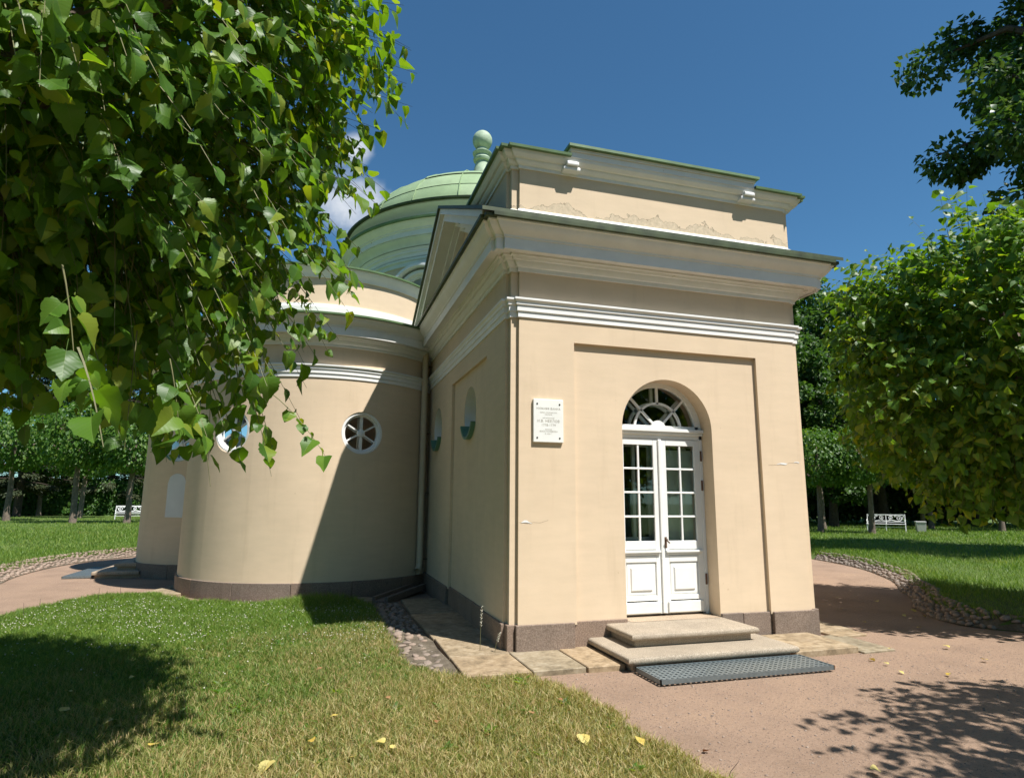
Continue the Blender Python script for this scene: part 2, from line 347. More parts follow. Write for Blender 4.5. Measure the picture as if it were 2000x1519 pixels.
isl = [(-.62, -.95), (.02, -1.0), (.15, -1.6), (.23, -2.3), (.33, -3.25), (.5, -4.6), (.9, -7), (-1, -9), (-5, -10), (-9, -8), (-9, -4), (-7.8, 0), (-6.55, 3.4), (-6.15, 5.2), (-5.6, 6.0), (-4.9, 6.05), (-4.45, 5.3), (-3.9, 4.75), (-3.2, 4.45), (-2.3, 4.3), (-1.65, 4.2), (-1.3, 3.8), (-1.18, 3.0), (-1.22, 1.5), (-1.2, 0), (-1.0, -.65)]
def densify(poly, step, jit=0):
    o = []
    for i in range(len(poly)):
        a = Vector(poly[i]); b = Vector(poly[(i + 1) % len(poly)]); n = max(1, int((b - a).length / step))
        for k in range(n):
            p = a.lerp(b, k / n); o.append((p.x + random.uniform(-jit, jit), p.y + random.uniform(-jit, jit)))
    return o
ISL = densify(isl, .16, .075)
def inpoly(P, poly):
    x, y = P[:, 0], P[:, 1]; r = np.zeros(len(P), bool); n = len(poly)
    for i in range(n):
        x0, y0 = poly[i]; x1, y1 = poly[i - 1]
        if y0 == y1: continue
        r ^= ((y0 > y) != (y1 > y)) & (x < (x1 - x0) * (y - y0) / (y1 - y0) + x0)
    return r
def isl_z(x, y): return .075 + .02 * np.sin(x * 1.7 + y) + .015 * np.sin(y * 2.3 - x * .7)
bm = bmesh.new(); vv = [bm.verts.new((x, y, .0)) for x, y in ISL]; inn = [bm.verts.new((x * .985 - .045, y * .985 - .01, .055)) for x, y in ISL]
for i in range(len(ISL)): bm.faces.new((vv[i - 1], vv[i], inn[i], inn[i - 1]))
fc = bm.faces.new(inn); bmesh.ops.triangulate(bm, faces=[fc]); bmesh.ops.recalc_face_normals(bm, faces=bm.faces)
me = bpy.data.meshes.new('lawn_bed'); bm.to_mesh(me); bm.free(); link('lawn_bed', me, 'turf', kind='structure')

# projection helper used only to thin out what the lens never sees
def cam_xy(P):
    d = P - np.array(CAMP); w = d @ np.array(CF); return (d @ np.array(CR)) / w * 1229 / 1000, (d @ np.array(CU)) / w * 1229 / 759, w
def blades(P, h, w, lean):
    n = len(P); a = RNG.uniform(0, 2 * PI, n); dx, dy = np.cos(a), np.sin(a); b = RNG.uniform(0, 2 * PI, n); lx, ly = np.cos(b) * lean, np.sin(b) * lean
    z0 = np.zeros(n); W2 = w / 2
    def pt(t, ww, s): return P + np.c_[dx * ww * s + lx * h * t * t, dy * ww * s + ly * h * t * t, h * t * (1 - .25 * np.minimum(1, lean) * t)]
    V = np.stack([pt(0, W2, -1), pt(0, W2, 1), pt(.55, W2 * .8, -1), pt(.55, W2 * .8, 1), pt(1, W2 * 0, 1)], 1).reshape(-1, 3)
    k = np.arange(n)[:, None] * 5; F = np.concatenate([k + np.array([[0, 1, 3]]), k + np.array([[0, 3, 2]]), k + np.array([[2, 3, 4]])], 0)
    return V, F
P = np.c_[RNG.uniform(-9, 1, 900000), RNG.uniform(-5, 6.2, 900000)]; P = P[inpoly(P, ISL)]
P3 = np.c_[P, np.full(len(P), .052)]; px, py, w = cam_xy(P3); keep = (w > .8) & (np.abs(px) < 1.25) & (py > -1.35) & (py < 1.2); P3 = P3[keep]; w = w[keep]
bare = np.exp(-((P3[:, 0] + 4.3) ** 2 + (P3[:, 1] + 2.7) ** 2) / .7); nv = .5 + .5 * np.sin(P3[:, 0] * 2.9 + np.sin(P3[:, 1] * 2.1) * 1.7) * np.sin(P3[:, 1] * 3.3 + np.sin(P3[:, 0] * 1.9))
keep = RNG.random(len(P3)) < (1 - .85 * bare) * (.72 + .28 * nv); P3 = P3[keep]; nv = nv[keep]; P3 = P3[:400000]; nv = nv[:400000]
tall = np.exp(-((P3[:, 0] + 1.9) ** 2 / .8 + (P3[:, 1] - 4.2) ** 2 / .35))
h = RNG.uniform(.025, .10, len(P3)) * (.75 + .5 * nv) * (1 + 1.2 * tall); wd = RNG.uniform(.004, .009, len(P3)) ; broad = RNG.random(len(P3)) < .07; wd[broad] *= 3.2; h[broad] *= .7
V, F = blades(P3, h, wd, RNG.uniform(.1, 1.3, len(P3)))
link('foreground_grass', np_mesh('foreground_grass', V, F), 'grass', kind='stuff', label='short clover-mixed grass of the foreground lawn, partly dried yellow', cat='grass')
P = RNG.uniform(-1, 1, (700000, 2)); rr = RNG.uniform(0, 1, 700000) ** 1.6 * 42 + .25; aa = P[:, 0] * PI; r0 = smooth_rad(aa) + rr
P3 = np.c_[TC[0] + r0 * np.cos(aa), TC[1] + r0 * np.sin(aa), lawn_z(rr) - .02]; px, py, w = cam_xy(P3); keep = (w > 2) & (np.abs(px) < 1.12) & (np.abs(py) < 1.2)
keep &= (px < -.62) | (px > .53); P3 = P3[keep][:190000]; w = w[keep][:190000]; sc = np.clip(w / 14, .7, 2.2)
V, F = blades(P3, RNG.uniform(.05, .14, len(P3)) * np.sqrt(sc), RNG.uniform(.008, .014, len(P3)) * sc, RNG.uniform(.1, .9, len(P3)))
link('lawn_grass', np_mesh('lawn_grass', V, F), 'grass_far', kind='stuff', label='mown green grass of the park lawn beyond the path', cat='grass')
# clover heads
ico = MB(); bm = bmesh.new(); bmesh.ops.create_icosphere(bm, subdivisions=1, radius=1); IV = np.array([v.co[:] for v in bm.verts]); IF = np.array([[v.index for v in f.verts] for f in bm.faces]); bm.free()
def blobs(P, s, sq=(1, 1, 1)):
    n = len(P); V = (P[:, None, :] + IV[None] * s[:, None, None] * np.array(sq)).reshape(-1, 3); F = (np.arange(n)[:, None, None] * len(IV) + IF[None]).reshape(-1, 3); return V, F
P = np.c_[RNG.uniform(-6.4, -.2, 16000), RNG.uniform(-2, 6, 16000)]; P = P[inpoly(P, ISL)]
den = np.exp(-((P[:, 1] - 3.2) / 2.0) ** 2) * (.35 + .65 * (np.sin(P[:, 0] * 2.1) * np.sin(P[:, 1] * 1.7 + 1) > -.2)); P = P[RNG.random(len(P)) < den * .6][:2300]
V, F = blobs(np.c_[P, RNG.uniform(.07, .115, len(P))], RNG.uniform(.005, .010, len(P)), (1, 1, .8))
link('clover_flowers', np_mesh('clover_flowers', V, F), 'clover', kind='stuff', label='small white clover heads scattered through the foreground lawn', cat='flowers')
# loose grit on the path
P = np.c_[RNG.uniform(-.2, 6, 26000), RNG.uniform(-4.6, .5, 26000)]; P = P[~inpoly(P, ISL) & ((P[:, 1] < -.9))][:14000]
V, F = blobs(np.c_[P, np.full(len(P), .001)], RNG.uniform(.002, .0055, len(P)) * (1 + 1.4 * (RNG.random(len(P)) < .04)), (1.2, 1, .7))
link('loose_grit', np_mesh('loose_grit', V, F), 'cobble', kind='stuff', label='loose grit grains lying on the reddish gravel path', cat='gravel')

# cobble banks
def cobble_mesh(k):
    rs = random.Random(k); s = (rs.uniform(.8, 1.25), rs.uniform(.75, 1), rs.uniform(.5, .7)); V = IV.copy()
    V *= np.array([1 + rs.uniform(-.14, .14) for _ in range(len(V))])[:, None]; V *= s; bm = bmesh.new()
    vs_ = [bm.verts.new(v) for v in V]; [bm.faces.new([vs_[i] for i in f]) for f in IF]; bmesh.ops.subdivide_edges(bm, edges=bm.edges[:], cuts=1, smooth=.6, use_grid_fill=True)
    me = bpy.data.meshes.new('cobble'); bm.to_mesh(me); bm.free(); me.polygons.foreach_set('use_smooth', [True] * len(me.polygons)); me.materials.append(M['cobble']); return me
COB = [cobble_mesh(k) for k in range(6)]
def bank(name, a0, a1, count, nmax, wid, size, label):
    base = MB(); k = 60; v = []
    for i in range(k + 1):
        a = a0 + (a1 - a0) * i / k; r = float(smooth_rad(a))
        for d in (-.04, wid / 2, wid): v.append((TC[0] + (r + d) * math.cos(a), TC[1] + (r + d) * math.sin(a), float(lawn_z(max(d, 0))) + .012))
    base.add(v, [(3 * i + t, 3 * i + 3 + t, 3 * i + 4 + t, 3 * i + 1 + t) for i in range(k) for t in (0, 1)])
    root = base.build(name, 'dirt', kind='structure', label=label)
    pts = []; cell = {}
    tries = 0
    while len(pts) < count and tries < count * 40:
        tries += 1; a = random.uniform(a0, a1); d = random.uniform(0, wid); r = float(smooth_rad(a)) + d; x, y = TC[0] + r * math.cos(a), TC[1] + r * math.sin(a); s = random.uniform(*size)
        ci, cj = int(x / .15), int(y / .15)
        if any((x - q[0]) ** 2 + (y - q[1]) ** 2 < (.85 * (s + q[3])) ** 2 for i in (-1, 0, 1) for j in (-1, 0, 1) for q in cell.get((ci + i, cj + j), ())): continue
        q = (x, y, float(lawn_z(d)) + .02, s); cell.setdefault((ci, cj), []).append(q); pts.append(q)
    pts.sort(key=lambda q: (q[0] - CAMP.x) ** 2 + (q[1] - CAMP.y) ** 2)
    for q in pts[:nmax]:
        o = link('cobble', random.choice(COB), None, root); o.location = q[:3]; o.scale = (q[3],) * 3; o.rotation_euler = (random.uniform(-.4, .4), random.uniform(-.4, .4), random.uniform(0, 6.3))
    rest = np.array(pts[nmax:])
    if len(rest):
        V, F = blobs(rest[:, :3], rest[:, 3] * 1.05, (1, .9, .6)); o = link('cobble_mass', np_mesh('cobble_mass', V, F, smooth=True), 'cobble', root, kind='stuff')
ang = lambda x, y: math.atan2(y - TC[1], x - TC[0])
bank('cobble_bank', ang(7.4, -.9), ang(13.05, 9.6), 950, 300, .42, (.042, .08), 'rounded cobbles banked along the right edge of the gravel path')
bank('cobble_bank', ang(-3, 20), ang(-8.3, 8.6), 700, 0, .5, (.04, .075), 'pale cobbles banked along the left outer edge of the path')

# gully between lawn and pavement
gl_ = MB(); gx = [(-1.36, .03), (-1.15, .0), (-1.0, .006), (-.86, .006), (-.70, .02)]; v = []
for i in range(13):
    y = -.75 + 4.9 * i / 12
    for (x, z) in gx: v.append((x + random.uniform(-.02, .02) - .05 * (i == 12), y, z + .012 + random.uniform(-.01, .015)))
gl_.add(v, [(5 * i + t, 5 * i + 5 + t, 5 * i + 6 + t, 5 * i + 1 + t) for i in range(12) for t in range(4)])
gul = gl_.build('gully', 'dirt', kind='structure', label='shallow dirt gully with field stones beside the sandstone slabs')
cell = []
for _ in range(2500):
    x, y, s = random.uniform(-1.1, -.74), random.uniform(-.5, 4.0), random.uniform(.035, .075)
    if y < 1.1 and (random.random() > .25 or (x > -.9 and random.random() < .5)): continue
    if any((x - q[0]) ** 2 + (y - q[1]) ** 2 < (.9 * (s + q[2])) ** 2 for q in cell): continue
    cell.append((x, y, s)); o = link('stone', random.choice(COB), None, gul); o.location = (x, y, .02); o.scale = (s, s, s * (.55 if y < 1.1 else 1)); o.rotation_euler = (random.uniform(-.3, .3), random.uniform(-.3, .3), random.uniform(0, 6.3))
    if len(cell) > 110: break

# sandstone slabs
pav = empty('paving', kind='structure', label='sandstone slabs laid round the foot of the portico')
def slab(poly, z1, z0=-.02): MB().prism(poly, z0, z1).build('paving_slab', 'sandstone', pav, smooth=0, bevel=.008)
ys = [-.86, -.05, .95, 1.9, 2.75, 3.55, 4.25]
for i in range(len(ys) - 1):
    j = random.uniform(-.012, .012)
    slab([(-.68 + j, ys[i] + .006), (.03 if i else .02, ys[i] + .006), (.03 if i else .02, ys[i + 1]), (-.68 + j + random.uniform(-.02, .02), ys[i + 1])], .055 + random.uniform(-.006, .008))
for x0, x1, y0 in ((.03, .62, -.86), (.63, 1.06, -.87)): slab([(x0 + .006, y0), (x1, y0 + random.uniform(-.01, .01)), (x1, .05), (x0 + .006, .05)], .058 + random.uniform(-.004, .006))
for x0, x1, y0, z in ((3.2, 4.12, -.93, .07), (4.13, 4.62, -.98, .025), (4.5, 5.0, -.2, .03)): slab([(x0, y0), (x1, y0 + .02), (x1 + .04, y0 + .9), (x0, y0 + .9)], z)
slab([(4.48, .1), (5.05, .1), (5.1, 3), (4.5, 3)], .04)
for poly in ([(-1.75, 4.35), (-1.2, 4.25), (-.9, 4.55), (-1.35, 4.8)], [(-5.3, 6.15), (-4.7, 5.75), (-4.35, 6.2), (-4.9, 7.0)], [(-4.9, 7.05), (-4.45, 6.6), (-4.4, 7.3), (-4.8, 7.9)]): slab(poly, .05)
tro = MB(); a = Vector((-.18, 5.42)); b_ = Vector((-1.02, 4.22)); d = (b_ - a).normalized(); nrm = Vector((d.y, -d.x))
for off, hw, z0, z1 in ((0, .15, 0, .05), (-.125, .03, .05, .11), (.125, .03, .05, .11)):
    q = [a + nrm * (off - hw), a + nrm * (off + hw), b_ + nrm * (off + hw), b_ + nrm * (off - hw)]; tro.add([(p.x, p.y, z + .06 * (1 - t)) for z in (z0, z1) for p, t in zip(q, (0, 0, 1, 1))], [(3, 2, 1, 0), (4, 5, 6, 7), (0, 1, 5, 4), (1, 2, 6, 5), (2, 3, 7, 6), (3, 0, 4, 7)])
tro.build('drain_trough', 'granite', smooth=0, label='dark stone drain trough leading away from the foot of the downpipe', cat='drain')

# ---------------------------------------------------------------- pavilion
PV = empty('pavilion', label='cream plastered park pavilion with green dome, white cornices and arched door', cat='building')
PW = 4.43; e = .045; nn = .14; YB = 7.6
OUT = [(0, YB), (0, nn), (e, nn), (e, e), (nn, e), (nn, 0), (PW - nn, 0), (PW - nn, e), (PW - e, e), (PW - e, nn), (PW, nn), (PW, YB)]
HP = .345; ZT = 5.0
DX0, DX1, DZ, DSP = 1.56, 2.90, .31, 2.70; DC = (DX0 + DX1) / 2; DR = (DX1 - DX0) / 2
PX0, PX1, PZ, PD = .88, 3.64, 3.76, .05
wall = MB()
def quad(mb, a, b, c, d): mb.add([a, b, c, d], [(0, 1, 2, 3)])
# everything but the front face and left face
for i in range(len(OUT) - 1):
    if i in (0, 5): continue
    (x0, y0), (x1, y1) = OUT[i], OUT[i + 1]; quad(wall, (x0, y0, HP - .03), (x1, y1, HP - .03), (x1, y1, ZT), (x0, y0, ZT))
zb = HP - .03
quad(wall, (nn, 0, zb), (PX0, 0, zb), (PX0, 0, ZT), (nn, 0, ZT)); quad(wall, (PX1, 0, zb), (PW - nn, 0, zb), (PW - nn, 0, ZT), (PX1, 0, ZT)); quad(wall, (PX0, 0, PZ), (PX1, 0, PZ), (PX1, 0, ZT), (PX0, 0, ZT))
quad(wall, (PX0, 0, zb), (PX0, PD, zb), (PX0, PD, PZ), (PX0, 0, PZ)); quad(wall, (PX1, PD, zb), (PX1, 0, zb), (PX1, 0, PZ), (PX1, PD, PZ)); quad(wall, (PX0, 0, PZ), (PX0, PD, PZ), (PX1, PD, PZ), (PX1, 0, PZ))
quad(wall, (PX0, PD, zb), (DX0, PD, zb), (DX0, PD, PZ), (PX0, PD, PZ)); quad(wall, (DX1, PD, zb), (PX1, PD, zb), (PX1, PD, PZ), (DX1, PD, PZ))
na_ = 28; YD = PD + .24
arc = [(DC - DR * math.cos(PI * i / na_), DSP + DR * math.sin(PI * i / na_)) for i in range(na_ + 1)]
for (xa, za), (xb, zb2) in zip(arc[:-1], arc[1:]):
    quad(wall, (xa, PD, za), (xb, PD, zb2), (xb, PD, PZ), (xa, PD, PZ))
quad(wall, (DX0, PD, DZ), (DX0, YD + .3, DZ), (DX0, YD + .3, DSP), (DX0, PD, DSP)); quad(wall, (DX1, PD, DZ), (DX1, YD + .3, DZ), (DX1, YD + .3, DSP), (DX1, PD, DSP))
for (xa, za), (xb, zb2) in zip(arc[:-1], arc[1:]): quad(wall, (xa, PD, za), (xa, YD + .3, za), (xb, YD + .3, zb2), (xb, PD, zb2))
# left face with recessed panel and round openings
SP0, SP1 = 1.06, 3.42; ZW = 3.12; RW = .40
fl = lambda s, z, d: (d, s, z); fp = lambda s, z, d: (PD + d, s, z)
quad(wall, (0, nn, zb), (0, SP0, zb), (0, SP0, ZT), (0, nn, ZT)); quad(wall, (0, SP0, PZ), (0, SP1, PZ), (0, SP1, ZT), (0, SP0, ZT))
quad(wall, (0, SP0, zb), (PD, SP0, zb), (PD, SP0, PZ), (0, SP0, PZ)); quad(wall, (0, SP1, zb), (PD, SP1, zb), (PD, SP1, PZ), (0, SP1, PZ)); quad(wall, (0, SP0, PZ), (PD, SP0, PZ), (PD, SP1, PZ), (0, SP1, PZ))
def holed(mb, fm, s0, s1, z0, z1, sc, zc, r, depth, ns=8, half=.5):
    a, b = sc - half, sc + half
    if a > s0: grid(mb, fm, s0, a, z0, z1, max(1, int((a - s0) * ns)))
    if b < s1: grid(mb, fm, b, s1, z0, z1, max(1, int((s1 - b) * ns)))
    grid(mb, fm, a, b, z0, zc - half, 8); grid(mb, fm, a, b, zc + half, z1, 8); hole_patch(mb, fm, sc, zc, r, half, depth)
WY1, WY2 = 2.24, 4.72
holed(wall, fp, SP0, SP1, zb, PZ, WY1, ZW, RW, .3); holed(wall, fl, SP1, YB, zb, ZT, WY2, ZW, RW, .3)
wall.build('portico_wall', 'plaster', PV, smooth=30)
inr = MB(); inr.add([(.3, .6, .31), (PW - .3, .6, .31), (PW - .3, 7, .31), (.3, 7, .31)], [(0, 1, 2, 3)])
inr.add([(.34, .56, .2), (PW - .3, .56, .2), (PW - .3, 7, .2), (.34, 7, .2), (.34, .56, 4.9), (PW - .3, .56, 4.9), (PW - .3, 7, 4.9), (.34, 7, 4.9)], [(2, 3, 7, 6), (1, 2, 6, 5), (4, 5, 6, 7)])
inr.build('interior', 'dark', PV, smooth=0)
# plinth blocks
PLI = empty('plinth'); PLI.parent = PV
def block(poly, z1=HP, z0=-.1, j=.004): MB().prism(poly, z0, z1 + random.uniform(-j, j)).build('granite_block', 'granite', PLI, smooth=0, bevel=.006)
po = .035; g = .003
block([(e - po, e - po), (nn - po - g, e - po), (nn - po - g, .3), (e - po, .3)])
def fb(x0, x1, y): block([(x0 + g, y), (x1 - g, y), (x1 - g, y + .2), (x0 + g, y + .2)])
fb(nn - po, PX0 - po, -po); fb(PX0 - po, DX0, PD - po); fb(DX1, 3.22, PD - po); fb(3.22, PX1 + po - .02, PD - po); fb(PX1 + po - .02, PW - nn + po, -po)
fb(PW - nn + po, PW - e + po, e - po)
def sb(y0, y1, x): block([(x, y0 + g), (x + .2, y0 + g), (x + .2, y1 - g), (x, y1 - g)])
sb(nn - po + .004, SP0 - po, -po); sb(SP0 - po, 1.75, PD - po); sb(1.75, 2.6, PD - po); sb(2.6, SP1 + po, PD - po); sb(SP1 + po, 4.5, -po); sb(4.5, 6.2, -po)
block([(PW + po - .2, .3), (PW + po, .3), (PW + po, YB), (PW + po - .2, YB)])
# bands, cornice
BAND = [(-.03, 4.035), (.018, 4.035), (.018, 4.105), (.034, 4.112), (.034, 4.182), (.050, 4.19), (.050, 4.225), (.075, 4.25), (.075, 4.275), (-.03, 4.29)]
MB().sweep(BAND, OUT).build('frieze_band', 'white', PV, smooth=0)
COR = [(-.03, 4.635), (.025, 4.635), (.025, 4.685), (.05, 4.695), (.075, 4.735), (.08, 4.76), (.11, 4.765), (.125, 4.795), (.15, 4.80), (.15, 4.825), (.262, 4.835), (.262, 4.81), (.278, 4.81), (.278, 4.955), (.292, 4.96), (.292, 4.98), (.305, 5.0), (.35, 5.03), (.385, 5.075), (.40, 5.11), (.415, 5.12), (.415, 5.14), (-.1, 5.14)]
OUTC = [(0, 5.75)] + OUT[1:-1] + [(PW, 5.75)]
MB().sweep(COR, OUTC).build('cornice', 'mould', PV, smooth=25)
RE = [(.05, 5.142), (.462, 5.142), (.465, 5.185), (.05, 5.23)]
MB().sweep(RE, OUTC).build('roof_edge', 'roofdark', PV, smooth=0)
# gable roof, ridge along x
YR = 2.68; ZR = 6.66; y0, y1 = -.45, 5.8; xr0, xr1 = -.47, PW + .47
rf = MB()
for (ya, yb_) in ((y0, YR), (YR, y1)):
    za, zb_ = (5.19, ZR) if ya == y0 else (ZR, 5.19)
    rf.add([(xr0, ya, za), (xr1, ya, za), (xr1, yb_, zb_), (xr0, yb_, zb_), (xr0, ya, za + .05), (xr1, ya, za + .05), (xr1, yb_, zb_ + .05), (xr0, yb_, zb_ + .05)], [(3, 2, 1, 0), (4, 5, 6, 7), (0, 1, 5, 4), (1, 2, 6, 5), (2, 3, 7, 6), (3, 0, 4, 7)])
rf.build('gable_roof', 'roofdark', PV, smooth=0)
ped = MB(); ped.add([(.02, -.35, 5.14), (.02, 5.7, 5.14), (.02, YR, 6.6)], [(0, 1, 2)])
ped.build('tympanum', 'plaster', PV, smooth=0)
for dx, dz0, dz1, mm in ((-.43, -.10, -.005, 'mould'), (-.36, -.22, -.10, 'mould'), (-.16, -.29, -.22, 'white'), (-.08, -.36, -.29, 'mould')):
    rk = MB()
    sl2 = (ZR - 5.19) / (YR - y0); ins = max(.03, (-dz0 - .02) / sl2); zs = 5.19 + ins * sl2
    for (ya, yb_, za, zb_) in ((y0 + ins, YR, zs, ZR), (YR, y1 - ins, ZR, zs)):
        rk.add([(dx, ya, za + dz0), (.05, ya, za + dz0), (.05, yb_, zb_ + dz0), (dx, yb_, zb_ + dz0), (dx, ya, za + dz1), (.05, ya, za + dz1), (.05, yb_, zb_ + dz1), (dx, yb_, zb_ + dz1)], [(3, 2, 1, 0), (4, 5, 6, 7), (0, 1, 5, 4), (1, 2, 6, 5), (2, 3, 7, 6), (3, 0, 4, 7)])
    rk.build('raking_cornice', mm, PV, smooth=0)
MB().box(-.4, PW + .4, 5.7, 8.2, 5.1, 5.2).build('flat_roof', 'roof', PV, smooth=0)
# attic
AT = [(0, 2.3), (0, nn), (e, nn), (e, e), (nn, e), (nn, 0), (PW - nn, 0), (PW - nn, e), (PW - e, e), (PW - e, nn), (PW, nn), (PW, 2.3)]
att = MB(); att.sweep([(0, 5.15), (0, 6.15)], AT); att.add([(0, 2.3, 5.15), (PW, 2.3, 5.15), (PW, 2.3, 6.15), (0, 2.3, 6.15)], [(0, 1, 2, 3)]); att.build('attic_wall', 'plaster_attic', PV, smooth=0)
MB().sweep([(.0, 5.2), (.045, 5.2), (.045, 5.44), (.03, 5.46), (.022, 5.485), (0, 5.50)], AT).build('attic_base', 'white_worn', PV, smooth=0)
AC = [(-.02, 6.06), (.022, 6.06), (.022, 6.10), (.05, 6.11), (.075, 6.14), (.08, 6.165), (.11, 6.17), (.145, 6.21), (.155, 6.25), (-.05, 6.25)]
MB().sweep(AC, AT).build('attic_cornice', 'mould', PV, smooth=25)
MB().box(.0, PW, .2, 2.3, 6.2, 6.3).build('attic_roof', 'roof', PV, smooth=0)
CX0, CX1 = .80, 3.68
for pth in (AT[:6] + [(CX0, 0)], [(CX1, 0)] + AT[6:]): MB().sweep([(-.3, 6.262), (.20, 6.252), (.205, 6.285), (-.3, 6.33)], pth).build('attic_roof_edge', 'roof', PV, smooth=0)
rc = MB(); rc.box(CX0 + .003, CX1 - .003, -.165, .8, 6.252, 6.33); rc.box(CX0 - .01, CX1 + .01, -.185, .8, 6.332, 6.372); rc.build('attic_raised_cornice', 'mould', PV, smooth=0)
cr = MB(); cr.box(CX0 - .045, CX1 + .045, -.235, 1.0, 6.375, 6.412); cr.build('attic_raised_roof', 'roof', PV, smooth=0)
for xc in (CX0 + .03, CX1 - .09):
    bk = MB(); bk.box(xc - .12, xc + .12, -.135, .02, 6.085, 6.135); bk.box(xc - .085, xc + .085, -.175, .02, 6.137, 6.19); bk.build('bracket', 'white', PV, smooth=0, bevel=.014)
# corner drum
DCX, DCY, DRR = -2.13, 7.35, 2.62; ZD = 3.0; ZPD = .32
ta0, ta1 = R_(-235), R_(-30)
def drum(cx, cy, R, a0, a1, wins, zp, name, dz=-.04):
    fm = lambda s, z, d: (cx + (R - d) * math.cos(s / R), cy + (R - d) * math.sin(s / R), z)
    mb = MB(); s = a0 * R; 
    for wa in sorted(wins):
        half = .5; grid(mb, fm, s, wa * R - half, zp - .03, 5.0, max(2, int((wa * R - half - s) * 9))); holed(mb, fm, wa * R - half, wa * R + half, zp - .03, 5.0, wa * R, ZD, RW, .3); s = wa * R + half
    grid(mb, fm, s, a1 * R, zp - .03, 5.0, max(2, int((a1 * R - s) * 9))); mb.build(name, 'plaster', PV, smooth=40)
    n = 72
    MB().lathe([(R + d, z + dz) for d, z in BAND], cx, cy, a0, a1, n).build('frieze_band', 'white', PV, smooth=30)
    MB().lathe([(R + d, z + dz) for d, z in COR], cx, cy, a0, a1, n).build('cornice', 'mould', PV, smooth=25)
    MB().lathe([(R + d, z + dz) for d, z in [(-.4, 5.142), (.462, 5.142), (.465, 5.175), (-.4, 5.25)]], cx, cy, a0, a1, n).build('roof_edge', 'roof', PV, smooth=25)
    nb = max(4, int((a1 - a0) * R / 1.0))
    for i in range(nb):
        b0 = a0 + (a1 - a0) * i / nb + .0015; b1 = a0 + (a1 - a0) * (i + 1) / nb - .0015; k = 6
        poly = [((R + po) * math.cos(b0 + (b1 - b0) * t / k) + cx, (R + po) * math.sin(b0 + (b1 - b0) * t / k) + cy) for t in range(k + 1)] + [((R - .15) * math.cos(b1 - (b1 - b0) * t / k) + cx, (R - .15) * math.sin(b1 - (b1 - b0) * t / k) + cy) for t in range(k + 1)]
        block(poly, zp)
DW = [R_(-74), R_(-128)]
drum(DCX, DCY, DRR, ta0, ta1, DW, ZPD, 'corner_drum_wall')
ra = 2.42
MB().lathe([(ra, 5.1), (ra, 6.1)], DCX, DCY, ta0, ta1, 72).build('drum_attic_wall', 'plaster', PV)
MB().lathe([(ra, 5.15), (ra + .06, 5.15), (ra + .06, 5.40), (ra + .035, 5.43), (ra + .03, 5.47), (ra, 5.48)], DCX, DCY, ta0, ta1, 72).build('drum_attic_base', 'white_worn', PV, smooth=25)
MB().lathe([(ra, 6.0), (ra + .03, 6.0), (ra + .04, 6.05), (ra + .07, 6.1), (ra + .12, 6.17), (ra + .13, 6.2), (ra - .1, 6.2)], DCX, DCY, ta0, ta1, 72).build('drum_attic_cornice', 'mould', PV, smooth=25)
MB().lathe([(ra - .3, 6.202), (ra + .17, 6.202), (ra + .172, 6.235), (ra - .3, 6.32), (.02, 6.55)], DCX, DCY, ta0, ta1, 72).build('drum_attic_roof', 'roof', PV, smooth=25)
# west bay
BX, BY, BR = -4.4, 10.4, 1.82; BW = [R_(-118)]
drum(BX, BY, BR, R_(-265), R_(-80), BW, ZPD, 'west_bay_wall')
MB().lathe([(BR - .3, 5.1), (.02, 5.7)], BX, BY, R_(-265), R_(-80), 48).build('bay_roof', 'roof', PV)
# blind niche on the bay
nm = MB(); k = 10; pr = []
for i in range(k + 1):
    s_ = -.23 + .46 * i / k; pr.append((s_, 2.12 + math.sqrt(max(0, .23 ** 2 - s_ ** 2)) * .9))
vv = []
for s_, zt in pr:
    a = R_(-117) + s_ / BR; vv += [(BX + (BR + .004) * math.cos(a), BY + (BR + .004) * math.sin(a), 1.35), (BX + (BR + .004) * math.cos(a), BY + (BR + .004) * math.sin(a), zt)]
nm.add(vv, [(2 * i, 2 * i + 2, 2 * i + 3, 2 * i + 1) for i in range(k)]); nm.build('blind_niche', 'blind', PV)
MB().box(BX + .02, 8.8, 7.5, 13.3, 0, 5.9).build('main_wall', 'plaster', PV, smooth=0)
MB().box(BX - .05, 8.85, 7.42, 13.35, 5.9, 5.98).build('main_roof', 'roof', PV, smooth=0)
drum(4.43 + 2.13, DCY, DRR, R_(-150), R_(55), [], ZPD, 'corner_drum_wall')
# central drum and dome
CXX, CYY = 2.2, 10.4
def ct(name, prof, m, n=96, sm=25): return MB().lathe(prof, CXX, CYY, 0, 2 * PI, n).build(name, m, PV, smooth=sm)
ct('central_drum_wall', [(3.55, 5.6), (3.55, 7.7)], 'plaster')
ct('drum_string_course', [(3.5, 7.55), (3.58, 7.55), (3.58, 7.66), (3.62, 7.68), (3.62, 7.735), (3.5, 7.75)], 'palegreen')
ct('drum_lower_cornice', [(3.5, 7.76), (3.60, 7.76), (3.62, 7.84), (3.66, 7.87), (3.66, 7.90), (3.71, 7.96), (3.5, 7.976)], 'mould')
ct('drum_cornice_cove', [(3.5, 7.98), (3.72, 7.98), (3.74, 8.03), (3.80, 8.10), (3.87, 8.15), (3.87, 8.175), (3.5, 8.177)], 'palegreen')
ct('drum_main_cornice', [(3.5, 8.18), (3.90, 8.18), (3.90, 8.32), (3.93, 8.33), (3.93, 8.36), (3.98, 8.39), (4.05, 8.45), (4.08, 8.50), (3.6, 8.501)], 'mould')
ct('drum_cornice_roof', [(3.6, 8.503), (4.15, 8.503), (4.155, 8.55), (3.6, 8.64)], 'roof')
